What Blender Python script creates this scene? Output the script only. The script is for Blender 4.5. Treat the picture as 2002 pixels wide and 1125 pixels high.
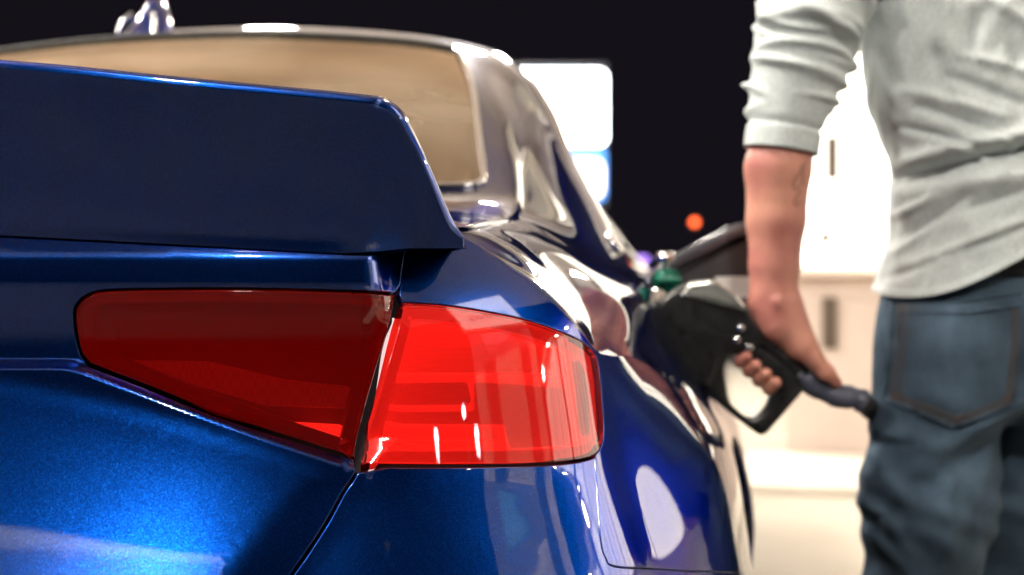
import bpy, bmesh, math, random
import numpy as np
from mathutils import Vector, Matrix
from mathutils.geometry import delaunay_2d_cdt
from mathutils.bvhtree import BVHTree
for o in list(bpy.data.objects): bpy.data.objects.remove(o, do_unlink=True)
random.seed(4)
SC = bpy.context.scene; COL = SC.collection; R = math.radians
# ---------------- camera ----------------
cd = bpy.data.cameras.new('camera'); cam = bpy.data.objects.new('camera', cd); COL.objects.link(cam)
cam.location = (.92, -1.10, .93); cam.rotation_euler = (R(90), 0, R(8))
cd.lens = 50; cd.sensor_width = 36; cd.clip_start = .02; cd.clip_end = 2000
cd.dof.use_dof = True; cd.dof.focus_distance = 1.22; cd.dof.aperture_fstop = 4.0
SC.camera = cam
# ---------------- night sky ----------------
wd = bpy.data.worlds.new('World'); SC.world = wd; wd.use_nodes = True
nt = wd.node_tree; bg = nt.nodes['Background']; sky = nt.nodes.new('ShaderNodeTexSky'); sky.sky_type = 'NISHITA'; sky.sun_disc = False
sky.sun_elevation = R(-6); sky.sun_rotation = R(200)
glow = nt.nodes.new('ShaderNodeMixRGB'); glow.blend_type = 'ADD'; glow.inputs[0].default_value = 1
glow.inputs[2].default_value = (.0056, .0046, .0072, 1)          # city light in the night air
sc_ = nt.nodes.new('ShaderNodeMixRGB'); sc_.blend_type = 'MULTIPLY'; sc_.inputs[0].default_value = 1; sc_.inputs[2].default_value = (.05, .05, .05, 1)
nt.links.new(sky.outputs[0], sc_.inputs[1]); nt.links.new(sc_.outputs[0], glow.inputs[1]); nt.links.new(glow.outputs[0], bg.inputs[0]); bg.inputs[1].default_value = 1.0
SC.view_settings.view_transform = 'Standard'; SC.view_settings.look = 'None'; SC.view_settings.exposure = 0.3; SC.view_settings.gamma = 1
SC.render.engine = 'CYCLES'; SC.cycles.use_denoising = True; SC.cycles.max_bounces = 10; SC.cycles.transparent_max_bounces = 16
SC.cycles.sample_clamp_indirect = 6; SC.cycles.caustics_reflective = False; SC.cycles.caustics_refractive = False
CANOPY_LAMP = 285; STORE_WINDOW = 2.8; SIGN_WHITE = 9.0; WARM = (1.0, .93, .82)
# ---------------- helpers ----------------
MATS = {}
def mat(name, base=(.5, .5, .5), rough=.5, metal=0.0, emit=None, es=0, **kw):
    m = bpy.data.materials.new(name); m.use_nodes = True; b = m.node_tree.nodes['Principled BSDF']
    b.inputs['Base Color'].default_value = (*base, 1); b.inputs['Roughness'].default_value = rough; b.inputs['Metallic'].default_value = metal
    if emit: b.inputs['Emission Color'].default_value = (*emit, 1); b.inputs['Emission Strength'].default_value = es
    for k, v in kw.items(): b.inputs[k.replace('_', ' ')].default_value = v
    MATS[name] = m; return m
def nodes(m): return m.node_tree.nodes, m.node_tree.links, m.node_tree.nodes['Principled BSDF']
def noise_col(m, c1, c2, scale, detail=5, lo=.35, hi=.65, coord='Object', rough=None, bump=0, bscale=None, stretch=None, dist=.01):
    N, Lk, b = nodes(m); tc = N.new('ShaderNodeTexCoord'); mp = N.new('ShaderNodeMapping'); Lk.new(tc.outputs[coord], mp.inputs[0])
    if stretch: mp.inputs['Scale'].default_value = stretch
    t = N.new('ShaderNodeTexNoise'); t.inputs['Scale'].default_value = scale; t.inputs['Detail'].default_value = detail; Lk.new(mp.outputs[0], t.inputs[0])
    r = N.new('ShaderNodeValToRGB'); r.color_ramp.elements[0].position = lo; r.color_ramp.elements[1].position = hi
    r.color_ramp.elements[0].color = (*c1, 1); r.color_ramp.elements[1].color = (*c2, 1); Lk.new(t.outputs[0], r.inputs[0]); Lk.new(r.outputs[0], b.inputs['Base Color'])
    if rough:
        q = N.new('ShaderNodeMapRange'); q.inputs[3].default_value = rough[0]; q.inputs[4].default_value = rough[1]; Lk.new(t.outputs[0], q.inputs[0]); Lk.new(q.outputs[0], b.inputs['Roughness'])
    if bump:
        t2 = N.new('ShaderNodeTexNoise'); t2.inputs['Scale'].default_value = bscale or scale * 4; t2.inputs['Detail'].default_value = 6; Lk.new(mp.outputs[0], t2.inputs[0])
        bp = N.new('ShaderNodeBump'); bp.inputs['Strength'].default_value = bump; bp.inputs['Distance'].default_value = dist; Lk.new(t2.outputs[0], bp.inputs['Height']); Lk.new(bp.outputs[0], b.inputs['Normal'])
    return m
def link(name, me, m=None, parent=None, smooth=True):
    o = bpy.data.objects.new(name, me); COL.objects.link(o)
    if m: me.materials.append(m)
    if parent: o.parent = parent
    if smooth:
        for p in me.polygons: p.use_smooth = True
    return o
def mk(name, V, Fc, m, parent=None, smooth=True, normals=None, both=False):
    V = [tuple(v) for v in V]; Fc = [tuple(f) for f in Fc]
    if both:
        n = len(V); V = V + [(-x, y, z) for x, y, z in V]; Fc = Fc + [tuple(i + n for i in reversed(f)) for f in Fc]
        if normals: normals = list(normals) + [(-x, y, z) for x, y, z in normals]
    me = bpy.data.meshes.new(name); me.from_pydata(V, [], Fc); me.update()
    o = link(name, me, m, parent, smooth)
    if normals: me.normals_split_custom_set_from_vertices([Vector(n).normalized() for n in normals])
    return o
def mirror_obj(o, parent=None):
    me = o.data; V = [(-v.co.x, v.co.y, v.co.z) for v in me.vertices]; Fc = [tuple(reversed(p.vertices)) for p in me.polygons]
    n = mk(o.name, V, Fc, me.materials[0], parent)
    if me.has_custom_normals:
        vn = [Vector((0, 0, 1))] * len(V)
        for l in me.loops: vn[l.vertex_index] = l.normal
        n.data.normals_split_custom_set_from_vertices([Vector((-a.x, a.y, a.z)) for a in vn])
    return n
def tag(o, label=None, cat=None, group=None, kind=None):
    for k, v in (('label', label), ('category', cat), ('group', group), ('kind', kind)):
        if v: o[k] = v
    return o
def empty(name, loc=(0, 0, 0), rz=0, parent=None):
    o = bpy.data.objects.new(name, None); COL.objects.link(o); o.location = loc; o.rotation_euler = (0, 0, rz); o.empty_display_size = .1
    if parent: o.parent = parent
    return o
def rr_box(name, c, s, m, parent=None, bev=.006, seg=2, rz=0):
    bm = bmesh.new(); bmesh.ops.create_cube(bm, size=1); bmesh.ops.scale(bm, vec=s, verts=bm.verts)
    if bev: bmesh.ops.bevel(bm, geom=bm.edges[:], offset=min(bev, min(s) * .45), segments=seg, affect='EDGES', profile=.5)
    if rz: bmesh.ops.rotate(bm, verts=bm.verts, matrix=Matrix.Rotation(rz, 3, 'Z'))
    bmesh.ops.translate(bm, vec=c, verts=bm.verts); me = bpy.data.meshes.new(name); bm.to_mesh(me); bm.free()
    return link(name, me, m, parent, False)
def tube(path, rad, seg=16, cap=True, squash=None):
    P = [Vector(p) for p in path]; V = []; Fc = []; up = None
    for i, p in enumerate(P):
        d = (P[min(i + 1, len(P) - 1)] - P[max(i - 1, 0)]).normalized()
        if up is None: up = d.orthogonal().normalized()
        up = (up - d * up.dot(d)).normalized(); s = d.cross(up); r = rad[i] if isinstance(rad, (list, tuple)) else rad
        for k in range(seg):
            a = 2 * math.pi * k / seg; V.append(p + (up * math.cos(a) + s * math.sin(a)) * r)
    for i in range(len(P) - 1):
        for k in range(seg): Fc.append((i * seg + k, i * seg + (k + 1) % seg, (i + 1) * seg + (k + 1) % seg, (i + 1) * seg + k))
    if cap: Fc.append(tuple(range(seg - 1, -1, -1))); Fc.append(tuple((len(P) - 1) * seg + k for k in range(seg)))
    return [tuple(v) for v in V], Fc
def smooth_path(P, n=8): return cr_path([tuple(p) for p in P], n)
def inside(poly, X, Y):
    res = np.zeros(X.shape, bool); n = len(poly); j = n - 1
    for i in range(n):
        xi, yi = poly[i]; xj, yj = poly[j]
        c = ((yi > Y) != (yj > Y)) & (X < (xj - xi) * (Y - yi) / ((yj - yi) if yj != yi else 1e-12) + xi)
        res ^= c; j = i
    return res
def area2(P): return sum(a[0] * b[1] - b[0] * a[1] for a, b in zip(P, P[1:] + P[:1])) / 2
def resample(P, step):
    out = []
    for a, b in zip(P, P[1:] + P[:1]):
        n = max(1, int(math.hypot(b[0] - a[0], b[1] - a[1]) / step + .5))
        out += [(a[0] + (b[0] - a[0]) * k / n, a[1] + (b[1] - a[1]) * k / n) for k in range(n)]
    return out
def onorm(P):   # outward vertex normals of a CCW polygon
    out = []; n = len(P)
    for i in range(n):
        a, b, c = P[i - 1], P[i], P[(i + 1) % n]
        e1 = (b[0] - a[0], b[1] - a[1]); e2 = (c[0] - b[0], c[1] - b[1]); l1 = math.hypot(*e1) or 1; l2 = math.hypot(*e2) or 1
        v = (e1[1] / l1 + e2[1] / l2, -e1[0] / l1 - e2[0] / l2); l = math.hypot(*v) or 1
        out.append((v[0] / l, v[1] / l))
    return out
def round_poly(P, r, n=4, sharp=()):
    out = []; m = len(P)
    for i in range(m):
        a, b, c = P[i - 1], P[i], P[(i + 1) % m]
        if i in sharp: out.append(b); continue
        la = math.hypot(a[0] - b[0], a[1] - b[1]); lc = math.hypot(c[0] - b[0], c[1] - b[1]); q = min(r, la * .45, lc * .45)
        p0 = (b[0] + (a[0] - b[0]) / la * q, b[1] + (a[1] - b[1]) / la * q); p2 = (b[0] + (c[0] - b[0]) / lc * q, b[1] + (c[1] - b[1]) / lc * q)
        for k in range(n + 1):
            t = k / n; out.append(tuple((1 - t) ** 2 * u + 2 * t * (1 - t) * v + t * t * w for u, v, w in zip(p0, b, p2)))
    return out
def fd_normal(surf, a, b, e=2e-3):
    p = surf(a - e, b); q = surf(a + e, b); s = surf(a, b - e); t = surf(a, b + e)
    u = (q[0] - p[0], q[1] - p[1], q[2] - p[2]); v = (t[0] - s[0], t[1] - s[1], t[2] - s[2])
    n = (u[1] * v[2] - u[2] * v[1], u[2] * v[0] - u[0] * v[2], u[0] * v[1] - u[1] * v[0]); l = math.sqrt(sum(c * c for c in n)) or 1
    return (n[0] / l, n[1] / l, n[2] / l)
def panel(poly, surf, step=.01, holes=(), lines=(), inset=.0016, lip=True, depth=.0, lipd=.010, hole_lip=False):
    """sheet cut out of a parametric surface: poly in surface coordinates, rounded return edge, gap to its neighbour"""
    P = [tuple(p[:2]) for p in poly]
    if area2(P) < 0: P.reverse()
    P = resample(P, step * .6)
    if inset: P = [(p[0] - n[0] * inset, p[1] - n[1] * inset) for p, n in zip(P, onorm(P))]
    H = []
    for h in holes:
        h = [tuple(q[:2]) for q in h]
        if area2(h) < 0: h.reverse()
        H.append(resample(h, step * .6))
    xs = [p[0] for p in P]; ys = [p[1] for p in P]
    gx, gy = np.meshgrid(np.arange(min(xs), max(xs), step), np.arange(min(ys), max(ys), step)); gx = gx.ravel(); gy = gy.ravel()
    ok = inside(P, gx, gy)
    for h in H: ok &= ~inside(h, gx, gy)
    LNS = []
    for ln in lines:
        q = []
        for a, b in zip(ln, ln[1:]):
            n = max(1, int(math.hypot(b[0] - a[0], b[1] - a[1]) / (step * .6))); q += [(a[0] + (b[0] - a[0]) * k / n, a[1] + (b[1] - a[1]) * k / n) for k in range(n)]
        q = np.array(q); q = q[inside(P, q[:, 0], q[:, 1])]
        dd = ((q[:, None, :] - np.array(P)[None]) ** 2).sum(2).min(1); LNS.append([tuple(v) for v in q[dd > (step * .25) ** 2]])
    gx, gy = gx[ok], gy[ok]; B = np.array(P + [q for h in H for q in h] + [q for l in LNS for q in l])
    if len(gx):
        keep = np.ones(len(gx), bool)
        for s in range(0, len(gx), 2000):
            d = ((gx[s:s + 2000, None] - B[None, :, 0]) ** 2 + (gy[s:s + 2000, None] - B[None, :, 1]) ** 2).min(1); keep[s:s + 2000] = d > (step * .5) ** 2
        gx, gy = gx[keep], gy[keep]
    pts = [Vector(p) for p in P]; n0 = len(P); E = [(i, (i + 1) % n0) for i in range(n0)]; k0 = n0
    for h in H:
        pts += [Vector(q) for q in h]; E += [(k0 + i, k0 + (i + 1) % len(h)) for i in range(len(h))]; k0 += len(h)
    for l in LNS:
        k1 = len(pts); pts += [Vector(q) for q in l]
    pts += [Vector((a, b)) for a, b in zip(gx, gy)]
    v2, e2, f2, ov, oe, of = delaunay_2d_cdt(pts, E, [], 0, 1e-7)
    c = np.array([[sum(v2[i][0] for i in f) / 3, sum(v2[i][1] for i in f) / 3] for f in f2])
    ok = inside(P, c[:, 0], c[:, 1])
    for h in H: ok &= ~inside(h, c[:, 0], c[:, 1])
    Fc = [tuple(f) for f, k in zip(f2, ok) if k]
    NN = [fd_normal(surf, p[0], p[1]) for p in v2]
    V = [tuple(s + n * depth for s, n in zip(surf(p[0], p[1]), nn)) for p, nn in zip(v2, NN)]
    # orientation
    if Fc:
        f = Fc[len(Fc) // 2]; a, b, d = (Vector(V[i]) for i in f)
        if (b - a).cross(d - a).dot(Vector(NN[f[0]])) < 0: Fc = [tuple(reversed(f)) for f in Fc]
    if lip:
        inv = {}
        for i, lst in enumerate(ov):
            for q in lst: inv[q] = i
        loops = [(P, 0, 1)]
        if hole_lip:
            k0 = n0
            for h in H: loops.append((h, k0, -1)); k0 += len(h)
        for Q, base, sg in loops:
            on = onorm(Q); prev = [inv[base + i] for i in range(len(Q))]
            NB = [NN[j] for j in prev]
            for (e, dd, mixn) in ((.0007, .0003, .5), (.0012, .0012, .85), (.0014, lipd, 1.0)):
                row = []
                for q, n2, nb in zip(Q, on, NB):
                    a, b = q[0] + n2[0] * e * sg, q[1] + n2[1] * e * sg; s0 = surf(q[0], q[1]); s1 = surf(a, b)
                    V.append(tuple(u - w * dd + w * depth for u, w in zip(s1, nb))); row.append(len(V) - 1)
                    o = Vector(surf(q[0] + n2[0] * .004 * sg, q[1] + n2[1] * .004 * sg)) - Vector(s0); o.normalize()
                    NN.append(tuple(Vector(nb) * (1 - mixn) + o * mixn))
                m = len(Q)
                for i in range(m):
                    f = (prev[i], row[i], row[(i + 1) % m], prev[(i + 1) % m])
                    Fc.append(f)
                prev = row
    return V, Fc, NN
# surface nets for soft bodies
def sdf_mesh(fn, lo, hi, h):
    ax = [np.arange(lo[i], hi[i] + h, h) for i in range(3)]
    X, Y, Z = np.meshgrid(*ax, indexing='ij'); D = fn(X, Y, Z).astype(np.float32); S = D < 0
    n = [len(a) for a in ax]; cnt = np.zeros([k - 1 for k in n], np.int8)
    sl = [(slice(0, -1), slice(1, None))] * 3
    corners = [(i, j, k) for i in (0, 1) for j in (0, 1) for k in (0, 1)]
    for (i, j, k) in corners: cnt += S[sl[0][i], sl[1][j], sl[2][k]]
    act = (cnt > 0) & (cnt < 8); idx = -np.ones(act.shape, np.int64); cells = np.argwhere(act); idx[act] = np.arange(len(cells))
    acc = np.zeros((len(cells), 3)); w = np.zeros(len(cells))
    ci, cj, ck = cells.T
    for a in corners:
        for d in range(3):
            if a[d] == 1: continue
            b = list(a); b[d] = 1
            d0 = D[ci + a[0], cj + a[1], ck + a[2]]; d1 = D[ci + b[0], cj + b[1], ck + b[2]]; m = (d0 < 0) != (d1 < 0)
            t = np.where(m, d0 / np.where(m, d0 - d1, 1), 0); p = np.tile(np.array(a, float), (len(cells), 1)); p[:, d] += t
            acc[m] += p[m]; w[m] += 1
    V = (cells + acc / w[:, None]) * h + np.array(lo); Fc = []
    for d in range(3):
        a, b = [(1, 2), (2, 0), (0, 1)][d]
        s0 = [slice(None)] * 3; s1 = [slice(None)] * 3; s0[d] = slice(0, -1); s1[d] = slice(1, None)
        ch = S[tuple(s0)] != S[tuple(s1)]; E = np.argwhere(ch)
        E = E[(E[:, a] > 0) & (E[:, b] > 0) & (E[:, a] < n[a] - 1) & (E[:, b] < n[b] - 1)]
        neg = S[tuple(s0)][tuple(E.T)]
        def cell(da, db):
            q = E.copy(); q[:, a] += da; q[:, b] += db; return idx[tuple(q.T)]
        q = np.stack([cell(-1, -1), cell(0, -1), cell(0, 0), cell(-1, 0)], 1); q[~neg] = q[~neg][:, ::-1]
        Fc.append(q)
    Fc = np.concatenate(Fc); Fc = Fc[(Fc >= 0).all(1)]
    return V.tolist(), Fc.tolist()
def cone(X, Y, Z, a, b, ra, rb, sy=1.0):
    a = np.array(a, float); b = np.array(b, float); ba = b - a; L2 = (ba * ba).sum() or 1e-9
    t = np.clip(((X - a[0]) * ba[0] + (Y - a[1]) * ba[1] + (Z - a[2]) * ba[2]) / L2, 0, 1)
    return np.sqrt((X - a[0] - ba[0] * t) ** 2 + ((Y - a[1] - ba[1] * t) / sy) ** 2 + (Z - a[2] - ba[2] * t) ** 2) - (ra + (rb - ra) * t)
def smin(a, b, k):
    h = np.clip(.5 + .5 * (b - a) / k, 0, 1); return b * (1 - h) + a * h - k * h * (1 - h)
# ---- BODY SURFACES (pure maths) ----
def sst(a, b, x):
    t = min(1.0, max(0.0, (x - a) / (b - a)))
    return t * t * (3 - 2 * t)
def cr(p0, p1, p2, p3, t):
    return tuple(0.5 * (2 * b + (c - a) * t + (2 * a - 5 * b + 4 * c - d) * t * t + (3 * b - a - 3 * c + d) * t ** 3)
                 for a, b, c, d in zip(p0, p1, p2, p3))
def ext(P):
    a = tuple(2 * u - v for u, v in zip(P[0], P[1])); b = tuple(2 * u - v for u, v in zip(P[-1], P[-2]))
    return [a] + list(P) + [b]
def cr_path(P, n=12):
    E = ext(P); out = []
    for i in range(len(P) - 1):
        for k in range(n):
            out.append(cr(E[i], E[i + 1], E[i + 2], E[i + 3], k / n))
    out.append(tuple(P[-1])); return out
def lerp1(tab, x):
    if x <= tab[0][0]: return tab[0][1]
    for (a, u), (b, v) in zip(tab, tab[1:]):
        if x <= b: return u + (v - u) * (x - a) / (b - a)
    return tab[-1][1]
def slerp1(tab, x):
    # smooth one-dimensional interpolation (monotone-ish hermite)
    n = len(tab)
    if x <= tab[0][0]: return tab[0][1]
    if x >= tab[-1][0]: return tab[-1][1]
    for i in range(n - 1):
        if x <= tab[i + 1][0]: break
    x0, y0 = tab[i]; x1, y1 = tab[i + 1]; h = x1 - x0
    def sl(j):
        if j <= 0 or j >= n - 1: return 0.0
        d0 = (tab[j][1] - tab[j - 1][1]) / (tab[j][0] - tab[j - 1][0]); d1 = (tab[j + 1][1] - tab[j][1]) / (tab[j + 1][0] - tab[j][0])
        return 0.0 if d0 * d1 <= 0 else 2 * d0 * d1 / (d0 + d1)
    t = (x - x0) / h
    return (2 * t ** 3 - 3 * t * t + 1) * y0 + (t ** 3 - 2 * t * t + t) * h * sl(i) + (-2 * t ** 3 + 3 * t * t) * y1 + (t ** 3 - t * t) * h * sl(i + 1)
PLAN = [(0, -.03), (.20, -.026), (.40, -.002), (.55, .032), (.655, .085), (.735, .16), (.79, .245), (.817, .33), (.845, .43),
        (.871, .56), (.885, .72), (.888, .95), (.90, 1.25), (.895, 1.7), (.895, 2.4), (.895, 3.1), (.88, 3.7), (.80, 4.2), (.45, 4.5), (0, 4.58)]
import math
from bisect import bisect_right
_pp = cr_path(PLAN, 24); _LL = [0.0]
for _a, _b in zip(_pp, _pp[1:]): _LL.append(_LL[-1] + math.hypot(_b[0] - _a[0], _b[1] - _a[1]))
def plan(L):
    i = min(len(_pp) - 2, max(0, bisect_right(_LL, L) - 1)); t = (L - _LL[i]) / (_LL[i + 1] - _LL[i])
    return (_pp[i][0] + (_pp[i + 1][0] - _pp[i][0]) * t, _pp[i][1] + (_pp[i + 1][1] - _pp[i][1]) * t)
def plan_n(L):
    a = plan(max(0, L - .02)); b = plan(L + .02); dx, dy = b[0] - a[0], b[1] - a[1]; l = math.hypot(dx, dy)
    if L < .02: return (0.0, -1.0)
    return (dy / l, -dx / l)
def L_of_x(x):   # rear side only
    for L, p in zip(_LL, _pp):
        if p[0] >= x: return L
def L_of_y(y):
    for L, p in zip(_LL, _pp):
        if p[1] >= y and p[0] > .4: return L
LG = L_of_x(.655); LC = L_of_x(.817)
L041 = L_of_x(.405); L0635 = L_of_x(.625)
SIDE = [(.20, .02), (.35, .060), (.47, .088), (.53, .0900), (.58, .0855), (.64, .0755), (.70, .064), (.735, .053), (.78, .026), (.82, .002), (.865, -.028), (.95, -.088)]
LIDP = [(.50, .0), (.56, .043), (.60, .068), (.635, .089), (.66, .0925), (.685, .0865), (.71, .0755), (.74, .0608), (.77, .0475), (.80, .0360), (.83, .0262), (.85, .0208), (.872, .016)]
LIDU = [(.84, .000), (.885, .000), (.905, .002), (.935, .010), (.952, .010), (.968, .000), (.99, -.02)]
BUMP = [(.20, -.06), (.30, .02), (.45, .045), (.55, .068), (.60, .064), (.65, .0525), (.70, .0365), (.735, .0252), (.765, .0168), (.79, .0122), (.815, .0082), (.84, .0042), (.865, .0002), (.89, -.0038), (.93, -.010), (.99, -.018)]
def lgap(z): return lerp1([(.60, .48), (.6477, .5265), (.6723, .5527), (.7047, .577), (.7219, .5904), (.7414, .6051), (.7628, .62), (.7827, .645), (.81, LG)], z)
def zcrest(L): return lerp1([(0, .869), (L041 - .004, .868), (L041 + .012, .8635), (L0635, .7785), (LG + .02, .768), (LG + .15, .752), (LC, .745)], L)
def off(L, z):
    y = plan(L)[1]
    hz = sst(.735, .80, z); lg = lgap(z); wl = 1 - sst(lg - .05 + .02 * hz, lg + .030 - .020 * hz, L)                     # lid
    ws = sst(.28, .58, y) if L > LG else 0.0                # side
    zc = zcrest(L)
    sh = .092 * max(0.0, (L - .22) / .41) ** 2
    prot = slerp1(LIDP, min(z + sh, .872))
    k = (1 - sst(zc - .0035, zc + .0035, z))
    lidv = prot * k + slerp1(LIDU, z) * (1 - k)
    bv = slerp1(BUMP, z) - (3.6 * max(0, z - .880) ** 2 if z > .88 else 0)
    sv = slerp1(SIDE, z)
    rear = lidv * wl + bv * (1 - wl)
    return rear * (1 - ws) + sv * ws
def A(L, z, d=0.0):
    p = plan(L); n = plan_n(L); o = off(L, z) + d
    return (p[0] + n[0] * o, p[1] + n[1] * o, z)
# crest of the flank where the shoulder begins
CREST = [(.70, .978), (.7774, .9735), (.8221, .9454), (.8543, .9254), (.8993, .892), (.9478, .8655), (1.02, .859), (L_of_y(.43), .857),
         (L_of_y(.56), .858), (L_of_y(.72), .862), (L_of_y(.95), .867), (L_of_y(1.4), .868), (L_of_y(3.2), .868), (L_of_y(3.9), .80), (_LL[-1], .66)]
def zcr(L): return slerp1(CREST, L)
# upper body rows: shoulder S, belt B, pillar P, rail R, glass edge G, Q, centre M  (first row C comes from A)
UP = [  # L of crest, rows
 (.7774,         [(.690, .194, .9765), (.686, .196, .980), (.682, .197, .983), (.675, .198, .986), (.667, .20, .988), (.40, .18, 1.005), (0, .17, 1.01)]),
 (.8543,         [(.744, .245, .947), (.726, .25, .966), (.706, .25, .980), (.688, .25, .988), (.667, .25, .993), (.40, .23, 1.01), (0, .22, 1.017)]),
 (LC,           [(.780, .355, .922), (.745, .355, .962), (.712, .35, .984), (.690, .35, .995), (.666, .35, 1.002), (.40, .34, 1.02), (0, .33, 1.03)]),
 (L_of_y(.50),  [(.815, .50, .920), (.770, .50, .963), (.736, .50, .985), (.698, .50, 1.003), (.656, .50, 1.016), (.40, .49, 1.03), (0, .48, 1.04)]),
 (L_of_y(.65),  [(.832, .65, .920), (.782, .65, .962), (.740, .65, .993), (.692, .65, 1.023), (.640, .645, 1.047), (.35, .60, 1.065), (0, .57, 1.07)]),
 (L_of_y(.85),  [(.838, .85, .922), (.787, .85, .962), (.733, .85, 1.027), (.670, .85, 1.090), (.600, .85, 1.140), (.33, .83, 1.165), (0, .82, 1.175)]),
 (L_of_y(1.05), [(.840, 1.05, .924), (.788, 1.05, .963), (.722, 1.05, 1.060), (.646, 1.05, 1.156), (.560, 1.05, 1.226), (.30, 1.04, 1.255), (0, 1.04, 1.265)]),
 (L_of_y(1.25), [(.840, 1.25, .925), (.788, 1.25, .965), (.707, 1.25, 1.098), (.614, 1.25, 1.232), (.512, 1.25, 1.303), (.28, 1.25, 1.330), (0, 1.25, 1.340)]),
 (L_of_y(1.42), [(.840, 1.42, .925), (.784, 1.42, .966), (.692, 1.42, 1.132), (.588, 1.42, 1.302), (.470, 1.42, 1.362), (.26, 1.40, 1.388), (0, 1.40, 1.398)]),
 (L_of_y(1.62), [(.836, 1.62, .925), (.772, 1.62, .967), (.667, 1.62, 1.155), (.560, 1.62, 1.346), (.455, 1.62, 1.402), (.25, 1.62, 1.434), (0, 1.62, 1.446)]),
 (L_of_y(2.0),  [(.830, 2.0, .925), (.735, 2.0, .967), (.622, 2.0, 1.185), (.525, 2.0, 1.370), (.455, 2.0, 1.420), (.25, 2.0, 1.448), (0, 2.0, 1.458)]),
 (L_of_y(2.45), [(.825, 2.45, .925), (.710, 2.45, .967), (.595, 2.45, 1.175), (.500, 2.45, 1.345), (.42, 2.45, 1.390), (.25, 2.45, 1.425), (0, 2.45, 1.44)]),
 (L_of_y(2.9),  [(.82, 2.9, .925), (.710, 2.9, .967), (.62, 2.9, 1.110), (.55, 2.9, 1.235), (.46, 2.95, 1.265), (.25, 2.98, 1.28), (0, 3.0, 1.285)]),
 (L_of_y(3.3),  [(.830, 3.3, .92), (.780, 3.3, .955), (.72, 3.3, .99), (.66, 3.3, 1.04), (.52, 3.35, 1.04), (.27, 3.42, 1.035), (0, 3.45, 1.035)]),
 (L_of_y(3.8),  [(.80, 3.8, .865), (.74, 3.8, .90), (.68, 3.8, .93), (.60, 3.8, .95), (.48, 3.85, .96), (.25, 3.88, .965), (0, 3.9, .97)]),
 (_LL[-1] - .30,[(.35, 4.43, .72), (.33, 4.40, .75), (.31, 4.36, .78), (.28, 4.32, .80), (.22, 4.28, .82), (.12, 4.26, .83), (0, 4.25, .83)]),
]
_UPk = [u[0] for u in UP]
def _uprow(i): 
    L = UP[i][0]; c = A(L, zcr(L)); S = UP[i][1][0]
    return [c] + UP[i][1]
_UR = ext_rows = [_uprow(i) for i in range(len(UP))]
def _rowpt(j, L):
    # interpolate row j along L
    n = len(_UPk); i = min(n - 2, max(0, bisect_right(_UPk, L) - 1)); t = (L - _UPk[i]) / (_UPk[i + 1] - _UPk[i]); t = min(1, max(0, t))
    if j == 0: return A(L, zcr(L))
    p1 = _UR[i][j]; p2 = _UR[i + 1][j]
    # non-uniform finite-difference tangents
    h = _UPk[i + 1] - _UPk[i]
    def tan(k):
        if k == 0: return tuple((b - a) / (_UPk[1] - _UPk[0]) for a, b in zip(_UR[0][j], _UR[1][j]))
        if k == n - 1: return tuple((b - a) / (_UPk[-1] - _UPk[-2]) for a, b in zip(_UR[-2][j], _UR[-1][j]))
        h0 = _UPk[k] - _UPk[k - 1]; h1 = _UPk[k + 1] - _UPk[k]
        return tuple(((b - a) / h0 * h1 + (c - b) / h1 * h0) / (h0 + h1) for a, b, c in zip(_UR[k - 1][j], _UR[k][j], _UR[k + 1][j]))
    m1, m2 = tan(i), tan(i + 1)
    h00 = 2 * t ** 3 - 3 * t * t + 1; h10 = t ** 3 - 2 * t * t + t; h01 = -2 * t ** 3 + 3 * t * t; h11 = t ** 3 - t * t
    return tuple(h00 * a + h10 * h * u + h01 * b + h11 * h * v for a, b, u, v in zip(p1, p2, m1, m2))
_ucache = {}
def U(L, w):
    # w: 0 crest .. 7 centre line
    key = round(L, 5)
    P = _ucache.get(key)
    if P is None:
        P = [_rowpt(j, L) for j in range(8)]
        # phantom before the crest follows the flank so the shoulder starts tangent to it
        z0 = zcr(L); ph = A(L, z0 - .05); M = P[-1]; q = P[-2]
        P = [ph] + P + [(-q[0], q[1], q[2])]
        _ucache[key] = P
    i = min(6, max(0, int(w))); t = w - i
    return cr(P[i], P[i + 1], P[i + 2], P[i + 3], t)
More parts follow.
